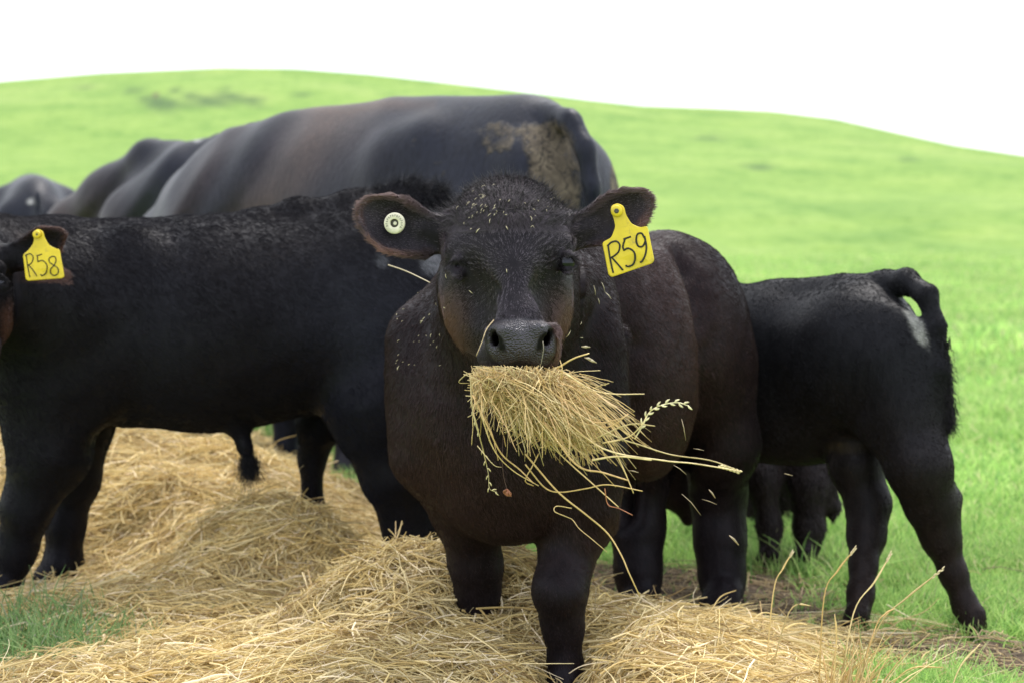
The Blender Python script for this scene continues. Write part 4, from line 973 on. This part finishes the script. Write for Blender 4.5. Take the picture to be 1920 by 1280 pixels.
# ---- third cow, small dark rump at the far left ---------------------
A = frame(-.25, .97); fw = A[0]
f = Field((-3.4, 8.0, -.03), (-1.9, 11.2, 1.3), .025)
x0 = P(66, 330, 8.9)
at = cow_parts(f, A, (x0[0], 8.9), (x0[0] - .35, 10.0), x0[2], .215)
f.cone(at(1.1, .75), at(1.55, .35), .17, .10, .1)
for s in (-1, 1): f.cone(at(.95, .6, s * .13), at(.95, .05, s * .13), .09, .05, .06)
f.cone(at(-.26, x0[2] - .1), at(-.32, .45), .03, .02, .03)
V, Q = finish(f, .008, 2.0, 48); del f
px, py = proj(V); sp1 = (1 - sstep(.4, 1.1, np.hypot((px - 60) / 6, (py - 379) / 7))) * (V[:, 1] < 9.2)
z0 = np.zeros(len(V)); ccol = np.broadcast_to(cow_black, V.shape) + (np.array([.5, .5, .48]) - cow_black) * (sp1 * .9)[:, None]
cow3 = empty('cow', (x0[0] - .1, 9.3, 0)); tag(cow3, 'distant black cow at far left, only a rounded back with a white fleck showing', 'cow', 'cows behind the calves')
mesh('body', V, Q, M_cow, cow3, attrs={'col': ccol, 'skin': z0, 'mud': z0})

# ------------------------------------------------------------------ hay in the mouth
g = np.random.default_rng(17)
Ym = 2.68
STRAW = np.array([[.68, .50, .22], [.56, .39, .15], [.76, .60, .32], [.50, .39, .18], [.62, .41, .18]])
lines, rads, cols = [], [], []
def bundle(n, mouth, tips, Yt, sagk, rr=(.0004, .0009)):
    for i in range(n):
        mx_ = g.uniform(*mouth); k = (mx_ - mouth[0]) / (mouth[1] - mouth[0])
        tx, ty, sx, sy = tips; u = g.random()
        ex = tx + (k - .5) * sx * .6 + np.clip(g.standard_t(4), -2.6, 2.6) * sx * .32; ey = ty + np.clip(g.standard_t(4), -2.2, 2.4) * sy * .5
        a = P(mx_, 690 + g.uniform(-8, 14), Ym + g.uniform(0, .06)); b_ = P(ex, ey, Yt + g.normal(0, .05))
        L = np.linalg.norm(b_ - a); t = np.linspace(0, 1, 9)[:, None]
        mid = np.array([g.normal(.0, .02), g.normal(-.01, .03), sagk * (1 + .5 * g.normal())]) * L
        pl = a * (1 - t) + b_ * t + mid * 4 * t * (1 - t) + np.cumsum(g.normal(0, .0016, (9, 3)), 0)
        s0 = g.uniform(0, .45) if g.random() < .45 else 0; pl = pl[int(s0 * 8):]
        if g.random() < .6: pl = pl[:max(3, int(len(pl) * g.uniform(.45, 1.05)))]
        if len(pl) < 3: continue
        qx, qy = proj(pl); pl[:, 2] -= max(0, 686 + 16 * g.random() ** 1.5 - 4 * math.cos((qx.mean() - 970) / 30) - qy.min()) * Ym / FPX
        lines.append(pl); rads.append([g.uniform(*rr), g.uniform(*rr) * .7]); cols.append(STRAW[g.integers(0, 5)] * g.uniform(.75, 1.1))
bundle(520, (886, 1046), (990, 780, 80, 60), 2.67, .02)
bundle(520, (900, 1052), (1085, 820, 110, 45), 2.66, .035)
bundle(130, (950, 1055), (1150, 830, 100, 60), 2.67, .05)
bundle(110, (880, 960), (905, 760, 30, 50), 2.66, .0)
bundle(36, (980, 1062), (1120, 745, 80, 50), 2.67, .02)
# tangled short pieces at the lips
for i in range(420):
    c0 = P(g.uniform(896, 1044), 704 + abs(g.normal(0, 20)), Ym + g.uniform(-.035, .03)); a = g.uniform(0, 6.28); L = g.uniform(.006, .024)
    d = np.array([math.cos(a), g.normal(0, .5), math.sin(a)]) * L; t = np.linspace(-1, 1, 6)[:, None]
    pl = c0 + d * t + (g.normal(0, .4, 3) * L) * t * t; qx, qy = proj(pl); pl[:, 2] -= max(0, 682 + 14 * g.random() - 4 * math.cos((qx.mean() - 970) / 30) - qy.min()) * Ym / FPX
    lines.append(pl); rads.append([.0007, .0005]); cols.append(STRAW[g.integers(0, 5)] * g.uniform(.7, 1.05))
for i in range(620):
    u, v = g.random() ** .8, g.normal(0, 1); c0 = P(910 + 190 * u + g.uniform(-20, 60) * (1 - u), 715 + 105 * u + 28 * v * (1 - .3 * u), Ym - .01 + g.uniform(-.03, .03)); a = g.normal(-.6, .7); L = g.uniform(.010, .034)
    d = np.array([math.cos(a), g.normal(0, .4), math.sin(a)]) * L; t = np.linspace(-1, 1, 7)[:, None]
    pl = c0 + d * t + (g.normal(0, .5, 3) * L) * t * t; qx, qy = proj(pl); pl[:, 2] -= max(0, 686 - qy.min()) * Ym / FPX
    lines.append(pl); rads.append([.0007, .0004]); cols.append(STRAW[g.integers(0, 5)] * g.uniform(.7, 1.15))
# the long stalks one can follow in the picture
LONG = [([(1000, 800), (1060, 860), (1110, 905), (1160, 950)], 1.0), ([(985, 850), (1010, 880), (1050, 925), (1100, 965), (1140, 1000), (1165, 1040), (1180, 1075), (1200, 1118)], 1.2),
        ([(1040, 770), (1130, 840), (1240, 862), (1300, 868), (1385, 882)], 1.1), ([(1060, 760), (1150, 815), (1205, 835), (1260, 852), (1330, 862), (1382, 880)], .9),
        ([(1020, 790), (1080, 870), (1130, 885), (1178, 900)], 1.4), ([(1120, 800), (1160, 860), (1188, 924)], 1.0), ([(985, 870), (1020, 912), (1050, 922), (1100, 915), (1140, 908), (1205, 920)], 1.0),
        ([(1130, 830), (1175, 820), (1200, 800), (1212, 780)], 1.0), ([(882, 700), (885, 760), (895, 800), (905, 840), (912, 870)], .9), ([(886, 740), (915, 800), (940, 850), (975, 880), (1000, 905)], 1.2),
        ([(900, 770), (925, 840), (960, 880), (1010, 910)], .9), ([(1080, 790), (1140, 800), (1178, 776)], .9), ([(1060, 700), (1110, 730), (1150, 738), (1208, 738)], .9), ([(1090, 740), (1120, 725), (1142, 718)], .8),
        ([(1050, 745), (1110, 790), (1160, 785), (1178, 775)], .9), ([(1045, 690), (1075, 672), (1105, 662)], 1.2), ([(1052, 712), (1054, 690), (1050, 675)], .7), ([(1110, 862), (1160, 855), (1222, 862)], 1.3),
        ([(1120, 820), (1180, 795), (1228, 798)], 1.0), ([(1134, 915), (1140, 945), (1160, 952), (1186, 965)], .6), ([(1072, 952), (1044, 948), (1040, 958), (1062, 968), (1074, 974), (1086, 990), (1110, 1010), (1138, 1034)], .6),
        ([(1010, 850), (1000, 870), (985, 900), (1000, 910)], .9), ([(895, 835), (925, 870), (940, 875)], .5), ([(875, 700), (860, 716), (880, 718)], .6), ([(1140, 700), (1180, 740), (1100, 700)], .01)][:-1]
for k, (pl, wd) in enumerate(LONG):
    Y0_ = Ym - .02 - .004 * (k % 5)
    pp = smooth_poly([P(x, y, Y0_ - .10 * min(1, max(0, (x - 1000) / 400)) + .012 * math.sin(i * 1.7 + k)) for i, (x, y) in enumerate(pl)], 5)
    lines.append(pp); rads.append([.0013 * wd, .0008 * wd]); cols.append(np.array([.50, .20, .10]) if k == 19 else STRAW[k % 5] * 1.02)
mouth = empty('mouthful_of_hay', tuple(P(970, 700, Ym))); tag(mouth, 'mouthful of golden hay dangling from the lips of the R59 calf', 'hay')
M_straw, n, l, b = mat('straw'); a = attr(n, 'col'); t = noise(n, l, 120, 3); r = ramp(n, l, t.outputs[0], [(.3, (.8, .78, .7)), (.7, (1.08, 1.08, 1.08))])
l.new(mixc(n, l, 1, a.outputs['Color'], r.outputs[0], 'MULTIPLY'), b.inputs['Base Color']); b.inputs['Roughness'].default_value = .48; b.inputs['Specular IOR Level'].default_value = .45
tubes('hay_wisp', lines, rads, M_straw, mouth, cols, 5)
def spikelets(name, pl, r, parent, col, size=.006, n=10, side=1):
    """seed head: plump husks set alternately along a stalk"""
    pl = smooth_poly(pl, 6); L = []; R = []; Cc = []
    for i in range(n):
        s = (i + .5) / n * (len(pl) - 1); k = int(min(s, len(pl) - 2)); p = pl[k] + (pl[k + 1] - pl[k]) * (s - k); d = unit(pl[min(k + 1, len(pl) - 1)] - pl[k])
        o = np.cross(d, [0, 1, 0]) * (1 if i % 2 else -1) * side
        q = p + (d * .9 + o * .55) * size; L.append([p, p * .7 + q * .3 + o * size * .12, p * .35 + q * .65 + o * size * .1, q]); R.append([r * .5, r * 1.15, r * .95, r * .15]); Cc.append(np.array(col) * g.uniform(.85, 1.1))
    return tubes(name, L, R, M_straw, parent, Cc, 6)
sc1 = (.78, .70, .45)
spikelets('seed_head', [P(1200, 805, 2.62), P(1212, 780, 2.62), P(1232, 762, 2.61), P(1262, 754, 2.61), P(1294, 760, 2.61)], .0015, mouth, sc1, .0095, 15)
tubes('stalk', [smooth_poly([P(1190, 822, 2.63), P(1206, 795, 2.62), P(1218, 772, 2.62), P(1240, 759, 2.61), P(1270, 754, 2.61), P(1290, 760, 2.61)], 5)], [[.0011, .0007]], M_straw, mouth, [sc1])
spikelets('seed_head', [P(1345, 872, 2.59), P(1365, 877, 2.59), P(1386, 884, 2.59)], .0018, mouth, (.7, .58, .34), .007, 12, .6)
tubes('stalk', [smooth_poly([P(884, 730, 2.66), P(887, 775, 2.66), P(898, 815, 2.66), P(905, 838, 2.66), P(910, 860, 2.66), P(916, 890, 2.66), P(918, 915, 2.66), P(932, 922, 2.66)], 5)], [[.0008, .0004]], M_straw, mouth, [(.55, .46, .24)])
spikelets('seed_head', [P(905, 838, 2.66), P(910, 860, 2.66), P(916, 890, 2.66), P(918, 915, 2.66), P(932, 922, 2.66)], .0010, mouth, (.62, .52, .28), .008, 9)
spikelets('seed_head', [P(884, 745, 2.66), P(888, 780, 2.66), P(898, 815, 2.66)], .0009, mouth, (.62, .54, .30), .007, 7, .6)
tubes('clover_stem', [smooth_poly([P(945, 790, 2.67), P(942, 850, 2.67), P(944, 890, 2.67), P(951, 918, 2.67)], 5)], [[.0004, .0004]], M_straw, mouth, [(.10, .05, .04)])
cl = [[P(951, 916, 2.67), P(951 + math.cos(a) * 8, 925 + 5 * math.sin(a * 1.3), 2.67 + .004 * math.sin(a * 3))] for a in np.linspace(0, 6.1, 26)]
tubes('clover_head', cl, [[.0009, .0022, .0008]] * 26, M_straw, mouth, [(.34, .13, .07)] * 26, 5)
for (x, y, a_) in ((1098, 650, .1), (1104, 672, .6), (1110, 676, .8)):
    tubes('husk', [[P(x - 8, y - 3 * a_, 2.66), P(x, y, 2.655), P(x + 9, y + 5 * a_, 2.66)]], [[.0006, .0022, .0004]], M_straw, mouth, [(.40, .34, .22)], 6)

# chaff on the coat and crown of the front calf: lies on the animal
bvh = None
from mathutils.bvhtree import BVHTree
dg = bpy.context.evaluated_depsgraph_get(); bvh = BVHTree.FromObject(body1, dg)
from mathutils import Vector
def onbody(px_, py_):
    o = Vector(CAMP); d = Vector(unit(P(px_, py_, 3.) - CAMP)); h = bvh.ray_cast(o, d)
    return (np.array(h[0]), np.array(h[1])) if h[0] is not None else (None, None)
ch, cr, cc = [], [], []
def flake(x, y, L, a, r=.0009, col=(.62, .55, .38)):
    p, nn = onbody(x, y)
    if p is None: return
    e = np.array([math.cos(a), 0, math.sin(a)]); e = unit(e - nn * (e @ nn)); p = p + nn * .007
    ch.append([p - e * L / 2, p + nn * .001, p + e * L / 2]); cr.append([r * .3, r * .7, r * .3]); cc.append(np.array(col) * g.uniform(.7, 1.1))
for i in range(38):
    flake(903 + g.normal(0, 20), 388 + g.normal(0, 13), g.uniform(.003, .008), g.uniform(0, 3.14) * .4 + .3, .0008)
for i in range(18): flake(g.uniform(870, 1050), g.uniform(370, 430), g.uniform(.002, .006), g.uniform(0, 3.14), .0007)
for x, y, L, a in ((900, 435, .009, .8), (888, 432, .004, .3), (951, 430, .007, -1.1), (952, 510, .006, -1.4), (843, 517, .007, -1.2), (885, 546, .008, -.7), (1060, 623, .014, .6), (1125, 540, .02, -1), (1136, 558, .016, -.8), (1108, 545, .018, -1), (1116, 565, .012, -.9),
                   (808, 528, .02, .9), (795, 535, .012, .4), (800, 600, .008, .5), (812, 592, .006, 0), (815, 630, .007, 1), (752, 640, .006, .5), (752, 690, .01, .9), (1082, 605, .007, .3), (1086, 632, .007, 0), (840, 575, .005, 0), (796, 606, .008, .5), (826, 650, .005, 1)):
    flake(x, y, L, a, .0012)
for i in range(22): flake(g.uniform(745, 835), g.uniform(540, 700), g.uniform(.002, .006), g.uniform(0, 3.14), .0008)
chaff = tubes('hay_chaff', ch, cr, M_straw, None, cc, 5); tag(chaff, 'pale flecks of chaff stuck to the crown and neck of the R59 calf', 'chaff', kind='stuff')
s1 = tubes('straw', [smooth_poly([P(728, 497, 3.25), P(760, 508, 3.2), P(790, 522, 3.12), P(806, 530, 3.05)], 5)], [[.0013, .0010]], M_straw, None, [(.45, .38, .25)], 6); tag(s1, 'single straw poking out from the neck under the white button tag', 'straw')
s2 = tubes('straw', [smooth_poly([P(926, 600, 2.70), P(912, 618, 2.69), P(904, 640, 2.685), P(893, 667, 2.69)], 5)], [[.0010, .0006]], M_straw, None, [(.6, .45, .28)], 6); tag(s2, 'short straw stuck beside the nose on the calf\'s muzzle', 'straw')
s3 = tubes('straw', [smooth_poly([P(1018, 640, 2.655), P(1019, 655, 2.65), P(1014, 685, 2.655)], 5)], [[.0006, .0004]], M_straw, None, [(.3, .27, .2)], 5); tag(s3, 'thin straw hanging from the nostril of the R59 calf', 'straw')

# bits of husk that lie or fly beside the mouthful
for i, (x, y, dx, dy, r, Yc, lab) in enumerate(((1188, 883, 9, 2, .0016, 2.75, 'small husk in the air right of the hay in the mouth'), (1275, 880, 12, 9, .0011, 2.8, 'thin slanting bit of husk below the longest stalk'), (1335, 925, 6, 8, .0022, 2.9, 'brown blurred husk in front of the hind leg'),
                                     (1376, 1012, 9, 9, .003, 2.9, 'pale husk at the right edge of the hind leg'), (1282, 805, 4, 20, .0012, 2.7, 'narrow husk hanging below the bent seed head'), (1296, 945, 18, 20, .0011, 2.85, 'long slanting straw piece left of the hind leg'),
                                     (1330, 940, 14, 5, .0010, 2.9, 'pale curved sliver across the hind leg'), (1478, 889, 8, 2, .0014, 3.1, 'tiny husk in front of the rightmost calf\'s belly'), (1310, 842, 10, 2, .0010, 2.8, 'dark sliver above the longest stalk'))):
    o = tubes('husk', [[P(x - dx, y - dy, Yc), P(x, y - .2 * dy, Yc - .003), P(x + dx, y + dy, Yc)]], [[r * .3, r * .7, r * .3]], M_straw, None, [(.34, .27, .17)], 6); tag(o, lab, 'husk', 'bits of husk shaken from the mouthful')

# ------------------------------------------------------------------ dry stalks at the right of the mound
ST = [([(1435, 1150), (1450, 1110), (1468, 1065), (1485, 1036)], 3.05, 'upright dry stalk between the front calf\'s hind leg and the rightmost calf'), ([(1536, 1200), (1545, 1120), (1570, 1070), (1603, 1028)], 3.0, 'dry stalk bending right in front of the rightmost calf\'s near foot'),
      ([(1575, 1225), (1600, 1150), (1640, 1090), (1670, 1038)], 2.98, 'thick straight dry stalk crossing the white-patched calf\'s leg'), ([(1590, 1240), (1650, 1170), (1700, 1120), (1768, 1066)], 2.97, 'tallest dry stalk leaning far right at the end of the mound'),
      ([(1600, 1250), (1640, 1180), (1660, 1150), (1678, 1140)], 2.95, 'short dry stalk with a bent tip at the foot of the leaning stalk'), ([(1560, 1280), (1568, 1200), (1565, 1150)], 2.9, 'broad dry leaf standing upright at the mound\'s right end'),
      ([(1640, 1278), (1700, 1256), (1770, 1250)], 2.92, 'low dry stalk lying to the right of the mound'), ([(1776, 1278), (1800, 1250), (1838, 1206)], 2.95, 'dry stalk at the bottom right corner by the soil'), ([(1440, 1160), (1480, 1146), (1524, 1134)], 3.05, 'nearly level dry stalk pointing right from the mound top')]
for i, (pl, Yc, lab) in enumerate(ST):
    pts = [P(x, y, Yc) for x, y in pl]; pts[0][2] = min(pts[0][2], .05)
    o = tubes('dry_stalk', [smooth_poly(pts, 6)], [[.0016, .0013, .0011, .002, .0006]], M_straw, None, [STRAW[i % 5] * 1.05], 6); tag(o, lab, 'grass stalk', 'dry stalks standing at the right end of the hay mound')
    if i < 4: spikelets('seed_head', [pts[-2] * .35 + pts[-1] * .65, pts[-1]], .0013, o, (.66, .55, .36), .009, 6, .4)
cl_, cr_, cc_ = [], [], []
for i in range(90):
    x = g.uniform(1540, 1640); Yc = 2.9 + g.normal(0, .06); b0 = P(x, 1280, Yc); b0[2] = terrain(b0[0:1], b0[1:2])[0]; h_ = g.uniform(.05, .2); a = g.normal(.25, .4)
    cl_.append(smooth_poly([b0, b0 + np.array([a * h_ * .3, g.normal(0, .01), h_ * .6]), b0 + np.array([a * h_ * 1.0, g.normal(0, .02), h_])], 3)); cr_.append([.0016, .0014, .0003]); cc_.append(STRAW[g.integers(0, 5)] * g.uniform(.8, 1.1))
o = tubes('dry_grass_tuft', cl_, cr_, M_straw, None, cc_, 4); tag(o, 'tuft of pale dead grass at the right end of the hay mound', 'dead grass', kind='stuff')

# ------------------------------------------------------------------ buttercups out in the pasture
M_pet = plain('buttercup_petal', (.75, .50, .02), .4, .4)
M_stem = plain('buttercup_stem', (.10, .22, .04), .5, .3)
for i, (x, y, lab) in enumerate(((1678, 994, 'left one of the two buttercups between the rightmost calf\'s hind legs'), (1692, 995, 'right one of the two buttercups between the rightmost calf\'s hind legs'), (1718, 1061, 'buttercup low beside the rightmost calf\'s far leg'))):
    Yb = 5.6 if i < 2 else 5.0
    c0 = P(x, y, Yb); gz_ = float(terrain(np.array([c0[0]]), np.array([c0[1]]))[0]); c0[2] = max(c0[2], gz_ + .03)
    rt = empty('buttercup', (c0[0], c0[1], gz_)); tag(rt, lab, 'flower', 'buttercups in the pasture')
    tubes('stem', [[np.array([c0[0], c0[1], gz_]), c0]], [[.001]], M_stem, rt)
    V_, F_ = [], []
    for k in range(5):
        a = k * 2 * math.pi / 5; n0_ = len(V_)
        for u, wv, zz in ((0, 0, 0), (.5, -.35, .004), (.5, .35, .004), (1, -.25, .008), (1, .25, .008)):
            r_ = .012 * u; V_.append(c0 + np.array([r_ * math.cos(a) - .012 * wv * math.sin(a), r_ * math.sin(a) + .012 * wv * math.cos(a), zz]))
        F_ += [[n0_, n0_ + 1, n0_ + 2], [n0_ + 1, n0_ + 3, n0_ + 4, n0_ + 2]]
    mesh('petals', V_, F_, M_pet, rt)
print('script built in %.1f s' % (time.time() - T0))
